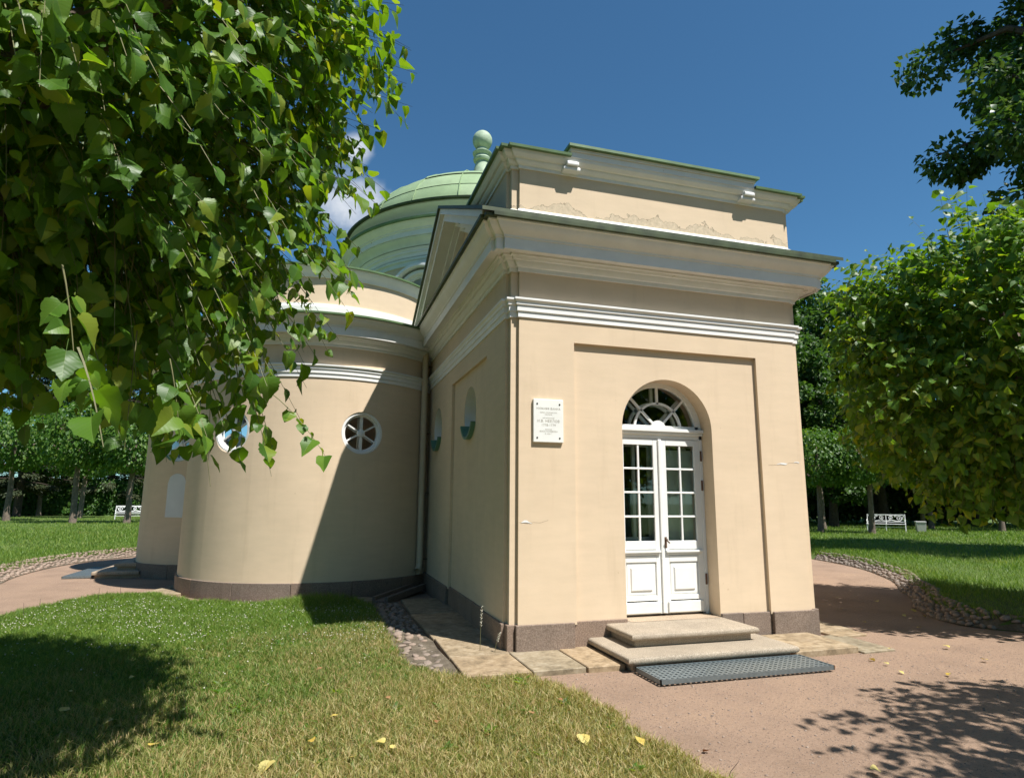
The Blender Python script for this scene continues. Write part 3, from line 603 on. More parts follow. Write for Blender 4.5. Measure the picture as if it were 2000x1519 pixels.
ct('dome_base', [(3.66, 8.58), (3.66, 8.76), (3.70, 8.77), (3.70, 8.80), (3.75, 8.86), (3.84, 8.92), (3.92, 8.97), (3.92, 9.0), (3.6, 9.001)], 'white')
ct('dome_rim', [(3.3, 9.003), (4.01, 9.003), (4.02, 9.045), (3.4, 9.12)], 'roofdark')
DOME = empty('dome'); DOME.parent = PV
da, db, dzc = 3.60, 2.02, 9.06; ths = [0, 17, 32, 47, 64, 82]; ncol = 18
for c_ in range(ncol):
    for r_i in range(5):
        t0, t1 = R_(ths[r_i]), R_(ths[r_i + 1] + (1.1 if r_i < 4 else 0)); b0, b1 = 2 * PI * c_ / ncol, 2 * PI * (c_ + 1) / ncol; b0 += .12; b1 += .12; v = []; k, q = 5, 4
        lift = .012 * (r_i % 2) + .004 * (c_ % 2); openlap = .03 if (r_i == 2 and c_ in (11, 12)) else 0
        for i in range(k + 1):
            for j in range(q + 1):
                th = t0 + (t1 - t0) * j / q; an = b0 + (b1 - b0) * i / k; o_ = lift * .5 + (.006 + openlap) * (1 - j / q)
                v.append((CXX + (da + o_) * math.cos(th) * math.cos(an), CYY + (da + o_) * math.cos(th) * math.sin(an), dzc + (db + o_) * math.sin(th)))
        mb = MB().add(v, [(i * (q + 1) + j, (i + 1) * (q + 1) + j, (i + 1) * (q + 1) + j + 1, i * (q + 1) + j + 1) for i in range(k) for j in range(q)])
        mb.build('dome_panel', 'dome' if (c_ + r_i) % 3 else 'dome2', DOME, smooth=60)
    an = 2 * PI * c_ / ncol + .12
    MB().tube([(CXX + (da + .03) * math.cos(R_(t)) * math.cos(an), CYY + (da + .03) * math.cos(R_(t)) * math.sin(an), dzc + (db + .03) * math.sin(R_(t))) for t in range(0, 82, 9)], .014, 4).build('standing_seam', 'dome', DOME)
MB().lathe([(.62, 10.98), (.46, 11.08), (.36, 11.4), (.30, 11.75), (.24, 12.0), (.205, 12.15), (.2, 12.2), (.265, 12.225), (.285, 12.29), (.24, 12.35), (.235, 12.40), (.29, 12.44), (.305, 12.50), (.23, 12.56), (.17, 12.6), (.16, 12.70)], CXX, CYY, n=32).build('finial_neck', 'finial', DOME, smooth=45)
MB().lathe([(.31 * math.sin(PI * i / 18) + 1e-4, 12.94 - .325 * math.cos(PI * i / 18)) for i in range(19)], CXX, CYY, n=32).build('finial_ball', 'finial', DOME, smooth=60)

# windows (local: x right, y inwards, z up)
def round_window(mtx, r=RW, sill=True, parent=PV, proud=0.0, sill_out=.05):
    k = r / .4; ring = MB(); prof = [(r + .004, .02 - proud), (r - .005, .0 - proud), (r - .045 * k, .0 - proud), (r - .05 * k, .02), (r - .085 * k, .025), (r - .09 * k, .08), (r + .004, .08)]; n = 40; v = []
    for i in range(n):
        a = 2 * PI * i / n; v += [(q * math.cos(a), y, q * math.sin(a)) for q, y in prof]
    m_ = len(prof); ring.add(v, [(i * m_ + t, ((i + 1) % n) * m_ + t, ((i + 1) % n) * m_ + (t + 1) % m_, i * m_ + (t + 1) % m_) for i in range(n) for t in range(m_)])
    o = ring.build('round_window', 'white', parent, smooth=40); o.matrix_local = mtx
    ri = r - .075 * k
    for i in range(6):
        a = PI / 2 + i * PI / 3; w = (.028 if i % 3 == 0 else .013) * k
        for yy, nmm in ((.035, 'glazing_bar'), (.16, 'inner_glazing_bar')):
            mt = Matrix.Rotation(-a, 4, 'Y'); MB().box(.03 * k, ri, yy, yy + .028, -w, w, mt).build(nmm, 'white', o, smooth=0)
    hub = MB(); n = 20; v = [(0, .012, 0)]
    for rr_, yy in ((.05 * k, .018), (.075 * k, .03), (.075 * k, .07)): v += [(rr_ * math.cos(2 * PI * i / n), yy, rr_ * math.sin(2 * PI * i / n)) for i in range(n)]
    hub.add(v, [(0, 1 + i, 1 + (i + 1) % n) for i in range(n)] + [(1 + t * n + i, 1 + t * n + (i + 1) % n, 1 + (t + 1) * n + (i + 1) % n, 1 + (t + 1) * n + i) for t in (0, 1) for i in range(n)]); hub.build('hub', 'white', o, smooth=50)
    for i in range(6):
        a0_, a1_ = PI / 2 + i * PI / 3 + .03, PI / 2 + (i + 1) * PI / 3 - .03
        pts = [(.02 * math.cos((a0_ + a1_) / 2), .055, .02 * math.sin((a0_ + a1_) / 2))] + [(ri * 1.02 * math.cos(a0_ + (a1_ - a0_) * t / 6), .055, ri * 1.02 * math.sin(a0_ + (a1_ - a0_) * t / 6)) for t in range(7)]
        MB().add(pts, [tuple(range(8))]).build('pane', 'glass', o, smooth=0)
    if sill:
        sm = MB(); n = 14; v = []
        for i in range(n + 1):
            a = R_(-152 + 124 * i / n); v += [((r + .004) * math.cos(a), .12, (r + .004) * math.sin(a)), ((r - .012) * math.cos(a), .10, (r - .012) * math.sin(a)), ((r - .008) * math.cos(a), -sill_out, (r - .008) * math.sin(a)), ((r + .03) * math.cos(a), -sill_out, (r + .03) * math.sin(a)), ((r + .026) * math.cos(a), .004, (r + .026) * math.sin(a))]
        sm.add(v, [(5 * i + t, 5 * i + 5 + t, 5 * i + 6 + t, 5 * i + 1 + t) for i in range(n) for t in range(4)]); sm.build('sill', 'sillgreen', o, smooth=40)
    return o
def wm(p, ang_, inset=0):   # matrix with local -y = outward normal at angle ang_
    nx, ny = math.cos(ang_), math.sin(ang_); yv = Vector((-nx, -ny, 0)); zv = Vector((0, 0, 1)); xv = yv.cross(zv)
    m = Matrix((xv, yv, zv)).transposed().to_4x4(); m.translation = Vector(p) + yv * inset; return m
for a in DW: round_window(wm((DCX + DRR * math.cos(a), DCY + DRR * math.sin(a), ZD), a, .055), proud=.03, sill_out=.02)
for a in BW: round_window(wm((BX + BR * math.cos(a), BY + BR * math.sin(a), ZD), a, .06), proud=.03, sill_out=.05)
round_window(wm((PD, WY1, ZW), PI, .2), sill_out=.27); round_window(wm((0, WY2, ZW), PI, .2), sill_out=.27)
for yw, x0 in ((WY1, PD), (WY2, 0)):
    rv = MB(); n = 40; v = []
    for i in range(n): a = 2 * PI * i / n; v += [(x0 + .004, yw + (RW - .004) * math.cos(a), ZW + (RW - .004) * math.sin(a)), (x0 + .2, yw + (RW - .004) * math.cos(a), ZW + (RW - .004) * math.sin(a))]
    rv.add(v, [(2 * i, 2 * ((i + 1) % n), 2 * ((i + 1) % n) + 1, 2 * i + 1) for i in range(n)]); rv.build('window_reveal', 'white', PV, smooth=60)
lu = R_(-127); lo = round_window(wm((CXX + 3.62 * math.cos(lu), CYY + 3.62 * math.sin(lu), 6.62), lu, 0), r=.72, sill=False, proud=.1)
for k, (zz, rr) in enumerate(((0, 0),)):
    hd = MB(); n = 24; v = []
    for i in range(n + 1):
        a = PI * i / n; v += [(.78 * math.cos(a), -.25, .78 * math.sin(a)), (.84 * math.cos(a), -.25, .84 * math.sin(a)), (.84 * math.cos(a), .1, .84 * math.sin(a)), (.78 * math.cos(a), .1, .78 * math.sin(a))]
    hd.add(v, [(4 * i + t, 4 * i + 4 + t, 4 * i + 4 + (t + 1) % 4, 4 * i + (t + 1) % 4) for i in range(n) for t in range(4)]); hd.build('window_hood', 'white', lo)

# door
DOOR = empty('door'); DOOR.parent = PV
fr = MB(); fr.box(DX0, DX0 + .05, YD, YD + .08, DZ, DSP); fr.box(DX1 - .05, DX1, YD, YD + .08, DZ, DSP); fr.box(DX0, DX1, YD, YD + .08, 2.60, 2.67); fr.build('door_frame', 'white_door', DOOR, smooth=0, bevel=.004)
tb = MB(); tb.box(DX0 + .001, DX1 - .001, YD - .055, YD + .1, 2.69, 2.735); tb.box(DX0 + .001, DX1 - .001, YD - .03, YD + .09, 2.655, 2.69); tb.build('transom', 'white_door', DOOR, smooth=0, bevel=.005)
def leaf(x0, x1):
    l = MB(); y = YD + .005; t = .05; st = .085; w = x1 - x0
    l.box(x0, x0 + st, y, y + t, .335, 2.595); l.box(x1 - st, x1, y, y + t, .335, 2.595)
    for z0, z1 in ((2.51, 2.595), (1.145, 1.25), (.98, 1.06), (.50, .56), (.335, .35)): l.box(x0 + st, x1 - st, y, y + t, z0, z1)
    o = l.build('door_leaf', 'white_door', DOOR, smooth=0, bevel=.003)
    xm = (x0 + x1) / 2; px0, px1, pz0, pz1 = x0 + st, x1 - st, 1.25, 2.51
    bars = MB(); bars.box(xm - .013, xm + .013, y + .006, y + .04, pz0, pz1); bars.build('glazing_bar', 'white_door', o, smooth=0, bevel=.003)
    dz = (pz1 - pz0) / 4
    for i in (1, 2, 3): MB().box(px0, px1, y + .004, y + .042, pz0 + i * dz - .013, pz0 + i * dz + .013).build('glazing_bar', 'white_door', o, smooth=0, bevel=.003)
    for i in range(4):
        for (a, b) in ((px0, xm), (xm, px1)): MB().box(a + .002, b - .002, y + .023, y + .027, pz0 + i * dz + .002, pz0 + (i + 1) * dz - .002).build('pane', 'glass', o, smooth=0)
    pn = MB(); pn.frustum((px0, px1, .56, .98, y + .03), (px0 + .02, px1 - .02, .58, .96, y + .012), 0); pn.frustum((px0 + .045, px1 - .045, .605, .935, y + .03), (px0 + .075, px1 - .075, .635, .905, y - .004), 0)
    pn.box(px0, px1, y + .02, y + .045, .56, .98); pn.build('panel', 'white_door', o, smooth=0)
    MB().box(px0 - .01, px1 + .01, y + .01, y + .04, 1.06, 1.145).build('lock_rail', 'white_door', o, smooth=0)
    ld = MB(); ld.box(x0 + .03, x1 - .025, y - .035, y + .01, 1.10, 1.128); ld.box(x0 + .045, x1 - .04, y - .018, y + .01, 1.075, 1.10); ld.build('ledge', 'white_worn', o, smooth=0, bevel=.005)
    MB().box(x0 + .04, x1 - .035, y - .022, y + .01, .345, .485).build('kick_board', 'white_worn', o, smooth=0, bevel=.008)
    return o
l1 = leaf(DX0 + .05, DC - .012); l2 = leaf(DC + .014, DX1 - .05)
MB().box(DC - .028, DC + .024, YD - .018, YD + .004, .34, 2.59).build('astragal', 'white_door', DOOR, smooth=0, bevel=.008)
h = MB(); h.box(DC + .035, DC + .06, YD - .012, YD + .004, 1.16, 1.30); h.tube([(DC + .047, YD - .01, 1.27), (DC + .047, YD - .05, 1.27), (DC + .03, YD - .055, 1.262), (DC + .075, YD - .055, 1.225)], .009, 8); h.build('handle', 'rust', l2, bevel=0)
for z in (2.38, 1.98, .75): MB().box(DX1 - .045, DX1 - .02, YD - .016, YD + .002, z - .07, z + .07).build('hinge', 'rust', DOOR, smooth=0, bevel=.003)
# fanlight
FAN = empty('fanlight'); FAN.parent = PV; FZ = 2.735
def arcstrip(mb, r0, r1, ya, yb_, a0=0, a1=PI, n=36):
    v = []
    for i in range(n + 1):
        a = a0 + (a1 - a0) * i / n; c, s_ = math.cos(a), math.sin(a); v += [(DC + r0 * c, ya, FZ + r0 * s_), (DC + r1 * c, ya, FZ + r1 * s_), (DC + r1 * c, yb_, FZ + r1 * s_), (DC + r0 * c, yb_, FZ + r0 * s_)]
    mb.add(v, [(4 * i + t, 4 * i + 4 + t, 4 * i + 4 + (t + 1) % 4, 4 * i + (t + 1) % 4) for i in range(n) for t in range(4)]); return mb
arcstrip(MB(), DR - .10, DR + .01, YD + .005, YD + .07).build('arch_frame', 'white_door', FAN, smooth=40)
for yy, w_ in ((YD + .012, .015), (YD + .17, .022)):
    arcstrip(MB(), .335, .335 + 2 * w_, yy, yy + .035).build('glazing_bar', 'white_door', FAN, smooth=40)
    for a, r0_ in ((45, .09), (90, .33), (135, .09)): 
        mt = Matrix.Translation((DC, 0, FZ)) @ Matrix.Rotation(-R_(a), 4, 'Y'); MB().box(r0_, DR - .07, yy, yy + .03, -w_, w_, mt).build('glazing_bar', 'white_door', FAN, smooth=0)
MB().box(DX0 + .05, DX1 - .05, YD + .005, YD + .06, FZ, FZ + .045).build('bottom_rail', 'white_door', FAN, smooth=0)
arcstrip(MB(), .001, .115, YD + .004, YD + .05, 0, PI, 16).build('hub', 'white_door', FAN, smooth=40)
for a0_, a1_ in ((1, 45), (45, 90), (90, 135), (135, 179)):
    MB().add([(DC, YD + .04, FZ + .02)] + [(DC + .62 * math.cos(R_(a0_ + (a1_ - a0_) * t / 6)), YD + .04, FZ + .01 + .61 * math.sin(R_(a0_ + (a1_ - a0_) * t / 6))) for t in range(7)], [tuple(range(8))]).build('pane', 'glass', FAN, smooth=0)
# inner doors and curtains seen through the glass
ind = MB()
for x0, x1 in ((1.70, 1.76), (1.93, 1.975), (2.17, 2.24), (2.70, 2.78)): ind.box(x0, x1, YD + .22, YD + .26, .35, 2.6)
for z in (.35, 1.2, 2.5): ind.box(1.6, 2.86, YD + .225, YD + .255, z, z + .09)
ind.build('inner_door', 'white_door', PV, smooth=0, bevel=.004)
def curtain(x0, x1, z0, z1, y, m, amp=.025, fr_=34):
    v = []; k = 40
    for i in range(k + 1):
        x = x0 + (x1 - x0) * i / k; yy = y + amp * math.sin(x * fr_) + amp * .5 * math.sin(x * fr_ * 2.3); v += [(x, yy, z0), (x, yy, z1)]
    MB().add(v, [(2 * i, 2 * i + 2, 2 * i + 3, 2 * i + 1) for i in range(k)]).build('curtain', m, PV, smooth=80)
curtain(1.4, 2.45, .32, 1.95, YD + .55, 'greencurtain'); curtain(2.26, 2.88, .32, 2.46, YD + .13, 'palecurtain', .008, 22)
# downpipe
DPX, DPY = -.16, 5.50
dp = MB(); dp.tube([(DPX, DPY - .02, 4.86), (DPX, DPY, 4.6), (DPX, DPY, .55), (DPX - .01, DPY - .03, .46), (DPX - .05, DPY - .12, .40)], [.062, .062, .062, .064, .068], 14, False); pipe = dp.build('downpipe', 'pipe', PV, smooth=60)
for z in (.62, 1.9, 3.1, 4.5):
    MB().lathe([(.062, z - .02), (.07, z - .02), (.07, z + .02), (.062, z + .02)], DPX, DPY, n=14).build('pipe_collar', 'pipe', pipe); MB().tube([(DPX - .09, DPY + .06, z), (DPX + .16, DPY + .02, z)], .008, 6).build('pipe_bracket', 'rust', pipe)
# plaster chips
def chip(x, z, pts, y=-.004):
    MB().add([(x + a, y, z + c) for a, c in pts] + [(x + a * .95, 0.002, z + c * .95) for a, c in pts], [tuple(range(len(pts)))]).build('plaster_chip', 'white', PV, smooth=0)
chip(.17, 1.50, [(0, 0), (.06, .005), (.15, -.01), (.10, .012), (.075, .03), (.045, .032), (.02, .015)]); chip(3.86, 2.27, [(0, 0), (.08, .012), (.16, 0), (.2, .02), (.14, .028), (.1, .03), (.05, .018)]); chip(4.15, 2.30, [(0, 0), (.05, .01), (.1, .0), (.11, .014), (.04, .02)])
for pts in ([(.15, 1.505), (.25, 1.49), (.33, 1.505), (.42, 1.50), (.52, 1.53)], [(3.74, 2.26), (3.85, 2.268), (4.0, 2.275), (4.1, 2.3), (4.26, 2.31)]): MB().tube([(x, .0, z) for x, z in pts], [.0012] * len(pts), 4).build('plaster_crack', 'rust', PV)

# ---------------------------------------------------------------- plaque
PQ = empty('wall_plaque', (.317, 0, 2.465), label='white marble memorial plaque with engraved lines, bolted left of the door', cat='plaque')
MB().box(0, .395, -.035, .0, 0, .535).build('slab', 'marble', PQ, smooth=0, bevel=.006)
for x in (.05, .345):
    for z in (.055, .475): MB().lathe([(1e-4, -.042), (.008, -.041), (.011, -.038), (.0115, -.034)], n=12).xf(Matrix.Translation((x, 0, z)) @ Matrix(((1, 0, 0, 0), (0, 0, 1, 0), (0, 1, 0, 0), (0, 0, 0, 1)))).build('bolt', 'bolt', PQ)
for txt, z, sz in (('НИЖНЯЯ ВАННА', .405, .036), ('БЫВШ. КАВАЛЕРСКАЯ', .362, .019), ('МЫЛЬНЯ', .338, .019), ('АРХИТЕКТОР', .292, .022), ('И.В. НЕЕЛОВ', .248, .044), ('1778-1779', .200, .040), ('ФАСАД', .152, .022), ('ВОССТАНОВЛЕН', .126, .026), ('В 1950 Г.', .098, .022)):
    cu = bpy.data.curves.new('t', 'FONT'); cu.body = txt; cu.size = sz; cu.align_x = 'CENTER'; cu.space_character = 1.1; to = bpy.data.objects.new('t', cu); C.objects.link(to)
    bpy.context.view_layer.update(); me = bpy.data.meshes.new_from_object(to.evaluated_get(bpy.context.evaluated_depsgraph_get())); bpy.data.objects.remove(to)
    me.transform(Matrix.Translation((.1975, -.0365, z)) @ Matrix.Rotation(PI / 2, 4, 'X')); me.materials.clear(); link('inscription_line', me, 'ink', PQ)

# ---------------------------------------------------------------- steps and grates
def step_slab(parent, x0, x1, y0, y1, z0, z1, r=.045):
    # slab with rounded nose over a set-back riser
    mb = MB(); t = .075; prof = []
    for i in range(7):
        a = -PI / 2 + PI * i / 6; prof.append((r * .8 * math.cos(a) - r * .8, z1 - t / 2 + t / 2 * math.sin(a)))
    path = [(x0, y1), (x0, y0), (x1, y0), (x1, y1)]
    mb.sweep([(-.2, z1 - t)] + prof + [(-.2, z1)], path); mb.add([(x0 + .2, y0 + .2, z1), (x1 - .2, y0 + .2, z1), (x1 - .2, y1, z1), (x0 + .2, y1, z1)], [(0, 1, 2, 3)])
    o = mb.build('tread', 'stepstone', parent, smooth=50)
    MB().box(x0 + .07, x1 - .07, y0 + .07, y1, z0, z1 - t).build('riser', 'stepstone', parent, smooth=0, bevel=.006)
def grate(parent, x0, x1, y0, y1, z, st=.058):
    f_ = MB(); 
    for a in ((x0, x1, y0, y0 + .012), (x0, x1, y1 - .012, y1), (x0, x0 + .012, y0, y1), (x1 - .012, x1, y0, y1)): f_.box(a[0], a[1], a[2], a[3], z - .04, z + .004)
    f_.build('frame', 'steel', parent, smooth=0)
    ny = int((y1 - y0) / st); nx = int((x1 - x0) / st); g_ = MB()
    sx, sy = (x1 - x0) / nx, (y1 - y0) / ny; hx, hy = sx * .29, sy * .29
    for i in range(nx):
        for j in range(ny):
            cx, cy = x0 + (i + .5) * sx, y0 + (j + .5) * sy; o_ = [(-sx / 2, -sy / 2), (sx / 2, -sy / 2), (sx / 2, sy / 2), (-sx / 2, sy / 2)]; q = [(0, -hy * 1.15), (hx * 1.15, 0), (0, hy * 1.15), (-hx * 1.15, 0)]
            v = [(cx + a, cy + c, z) for a, c in o_] + [(cx + a, cy + c, z) for a, c in q] + [(cx + a, cy + c, z - .018) for a, c in q]
            g_.add(v, [(0, 1, 4), (1, 5, 4), (1, 2, 5), (2, 6, 5), (2, 3, 6), (3, 7, 6), (3, 0, 7), (0, 4, 7)] + [(4 + k, 4 + (k + 1) % 4, 8 + (k + 1) % 4, 8 + k) for k in range(4)])
    me = bpy.data.meshes.new('mesh_panel'); me.from_pydata(g_.v, [], g_.f); link('mesh_panel', me, 'steel', parent, kind='stuff')
ST = empty('stone_steps', (0, 0, 0), label='worn granite steps, two treads, in front of the arched white door', cat='steps')
step_slab(ST, 1.02, 3.17, -1.03, .02, 0, .155); step_slab(ST, 1.26, 2.93, -.66, .2, .155, .305)
MB().add([(1.6, .0, .3085), (2.87, .0, .3085), (2.87, .5, .3085), (1.6, .5, .3085)], [(0, 1, 2, 3)]).build('threshold', 'stepstone', ST, smooth=0)
GR = empty('metal_grate', label='grey perforated steel foot grate lying before the front steps', cat='grate'); grate(GR, 1.10, 3.17, -1.53, -1.02, .062)
WS = empty('stone_steps', label='dark granite steps of the far left bay, half in shadow', cat='steps')
def wstep(x0, x1, y0, y1, z0, z1):
    mb = MB(); mb.box(x0, x1, y0, y1, z1 - .08, z1); mb.build('tread', 'stepstone', WS, smooth=0, bevel=.025); MB().box(x0 + .06, x1, y0 + .06, y1 - .06, z0, z1 - .08).build('riser', 'stepstone', WS, smooth=0)
wstep(-6.85, -5.9, 9.25, 11.6, 0, .155); wstep(-6.5, -5.85, 9.55, 11.3, .155, .305)
GW = empty('metal_grate', label='grey steel grate lying at the left bay steps on the path', cat='grate'); grate(GW, -7.45, -6.87, 9.4, 11.5, .055, .07)

# ---------------------------------------------------------------- leaves
OR = [(0, 0), (.13, -.06), (.29, -.04), (.41, .08), (.47, .24), (.455, .40), (.40, .55), (.31, .68), (.20, .81), (.09, .94), (0, 1.10)]
def leaf_tpl(hi, fold=.25, bend=.25, curl=0., rag=.0, sd=0):
    lr = random.Random(sd)
    O = [OR[i] for i in (0, 2, 4, 6, 8, 10)]
    if hi: O = [p for i in range(10) for p in (OR[i], ((OR[i][0] + OR[i + 1][0]) / 2 + .012, (OR[i][1] + OR[i + 1][1]) / 2))] + [OR[10]]
    n = len(O); v = []; uv = []
    for sgn in (1, -1):
        for i, (x, y) in enumerate(O):
            if hi and 0 < i < n - 1: x *= 1.05 if i % 2 else .955
            if 0 < i < n - 1: x *= 1 + lr.uniform(-rag, rag); y += lr.uniform(-rag, rag) * .35
            for xx in (0, x):
                yy = max(y, 0) if xx == 0 else y; v.append((sgn * xx, yy, fold * abs(xx) - bend * yy * yy + curl * math.sin(yy * 5 + sgn) * abs(xx))); uv.append((.5 + sgn * xx, yy))
    f = []
    for s_ in (0, 1):
        b = s_ * 2 * n
        for i in range(n - 1):
            q = (b + 2 * i, b + 2 * i + 1, b + 2 * i + 3, b + 2 * i + 2); q = q if s_ == 0 else q[::-1]; f += [(q[0], q[1], q[2]), (q[0], q[2], q[3])]
    if hi:
        k = len(v); v += [(-.008, 0, 0), (.008, 0, 0), (.008, -.4, .06), (-.008, -.4, .06)]; uv += [(.5, 0)] * 4; f += [(k, k + 1, k + 2), (k, k + 2, k + 3)]
    return np.array(v), np.array(f), np.array(uv)
TPL_LO = [leaf_tpl(False, .3, .25, .1, .12, 1), leaf_tpl(False, .12, .45, .15, .12, 2), leaf_tpl(False, .45, .1, .1, .12, 3), leaf_tpl(False, .05, .05, .2, .14, 4), leaf_tpl(False, -.15, .3, .1, .14, 5)]
TPL_HI = [leaf_tpl(True, f_, b_, c_, .11, 20 + i) for i, (f_, b_, c_) in enumerate(((.22, .3, .10), (.08, .5, .16), (.4, .15, .12), (.15, .1, .24), (.3, .6, .12), (-.15, .35, .2), (.05, -.1, .22), (.5, .3, .18), (.1, .25, .3)))]
TPL_Q = [(np.array([(0, 0, 0), (.36, .45, .08), (0, 1, -.1), (-.36, .45, .08)], float), np.array([(0, 1, 2), (0, 2, 3)]), np.array([(.5, 0), (1, .5), (.5, 1), (0, .5)]))]
def frame_of(T, Nn):
    T = T / np.linalg.norm(T, axis=1, keepdims=True); Nn = Nn - (Nn * T).sum(1, keepdims=True) * T; Nn = Nn / (np.linalg.norm(Nn, axis=1, keepdims=True) + 1e-9); return np.cross(T, Nn), T, Nn
def leaf_mesh(name, P, T, Nn, Sz, tpls, m):
    B, T, Nn = frame_of(T, Nn); Vs = []; Fs = []; Us = []; k = 0; idx = RNG.integers(0, len(tpls), len(P))
    for t, (tv, tf, tu) in enumerate(tpls):
        s_ = idx == t; n = s_.sum()
        if not n: continue
        Z = Sz[s_][:, None, None]
        V = P[s_][:, None] + Z * (tv[None, :, 0:1] * B[s_][:, None] + tv[None, :, 1:2] * T[s_][:, None] + tv[None, :, 2:3] * Nn[s_][:, None])
        Vs.append(V.reshape(-1, 3)); Fs.append((np.arange(n)[:, None, None] * len(tv) + tf[None] + k).reshape(-1, 3)); Us.append(np.tile(tu, (n, 1))); k += n * len(tv)
    me = np_mesh(name, np.concatenate(Vs), np.concatenate(Fs), np.concatenate(Us), smooth=len(tpls[0][0]) > 6); me.materials.append(M[m]); return me
def unit(n):
    d = RNG.normal(size=(n, 3)); return d / np.linalg.norm(d, axis=1, keepdims=True)
LEAFM = []
wp_, wt_, wn_, ws_ = [], [], [], []
for _ in range(420):
    cx, cy = RNG.uniform(-6.2, .2), RNG.uniform(-4, 5.5)
    if not inpoly(np.array([[cx, cy]]), ISL)[0]: continue
    k = int(RNG.integers(4, 10)); big = RNG.uniform(.022, .06)
    for i in range(k):
        a = 2 * PI * i / k + RNG.uniform(-.4, .4); wp_.append((cx + .01 * math.cos(a), cy + .01 * math.sin(a), .062)); wt_.append((math.cos(a), math.sin(a), RNG.uniform(.35, 1.1))); wn_.append((-math.cos(a) * .6, -math.sin(a) * .6, 1)); ws_.append(big * RNG.uniform(.7, 1.3))
link('lawn_weeds', leaf_mesh('lawn_weeds', np.array(wp_), np.array(wt_), np.array(wn_), np.array(ws_) * 1.3, [(t[0] * np.array([.62, 1, 1]), t[1], t[2]) for t in TPL_LO], 'lime'), None, kind='stuff', label='broad-leaved weed rosettes growing through the foreground lawn', cat='weeds')
ep = []
for i in range(len(ISL)):
    x, y = ISL[i]
    if -6.5 < x < 1 and -4.5 < y < 6.2:
        for _ in range(5):
            a, d_ = RNG.uniform(0, 2 * PI), abs(RNG.normal()) * .09; q = (x + d_ * math.cos(a), y + d_ * math.sin(a))
            for _ in range(9): ep.append((q[0] + RNG.normal() * .012, q[1] + RNG.normal() * .012, -.003))
ep = np.array(ep); Vt, Ft = blades(ep, RNG.uniform(.03, .11, len(ep)), RNG.uniform(.003, .007, len(ep)), RNG.uniform(.3, 1.3, len(ep)))
link('edge_tufts', np_mesh('edge_tufts', Vt, Ft), 'grass', kind='stuff', label='loose grass tufts straggling from the lawn edge onto the gravel', cat='grass')
for tv, tf, tu in TPL_HI:
    me = np_mesh('leaf', tv, tf, tu, smooth=True); me.materials.append(M['lime']); LEAFM.append(me)
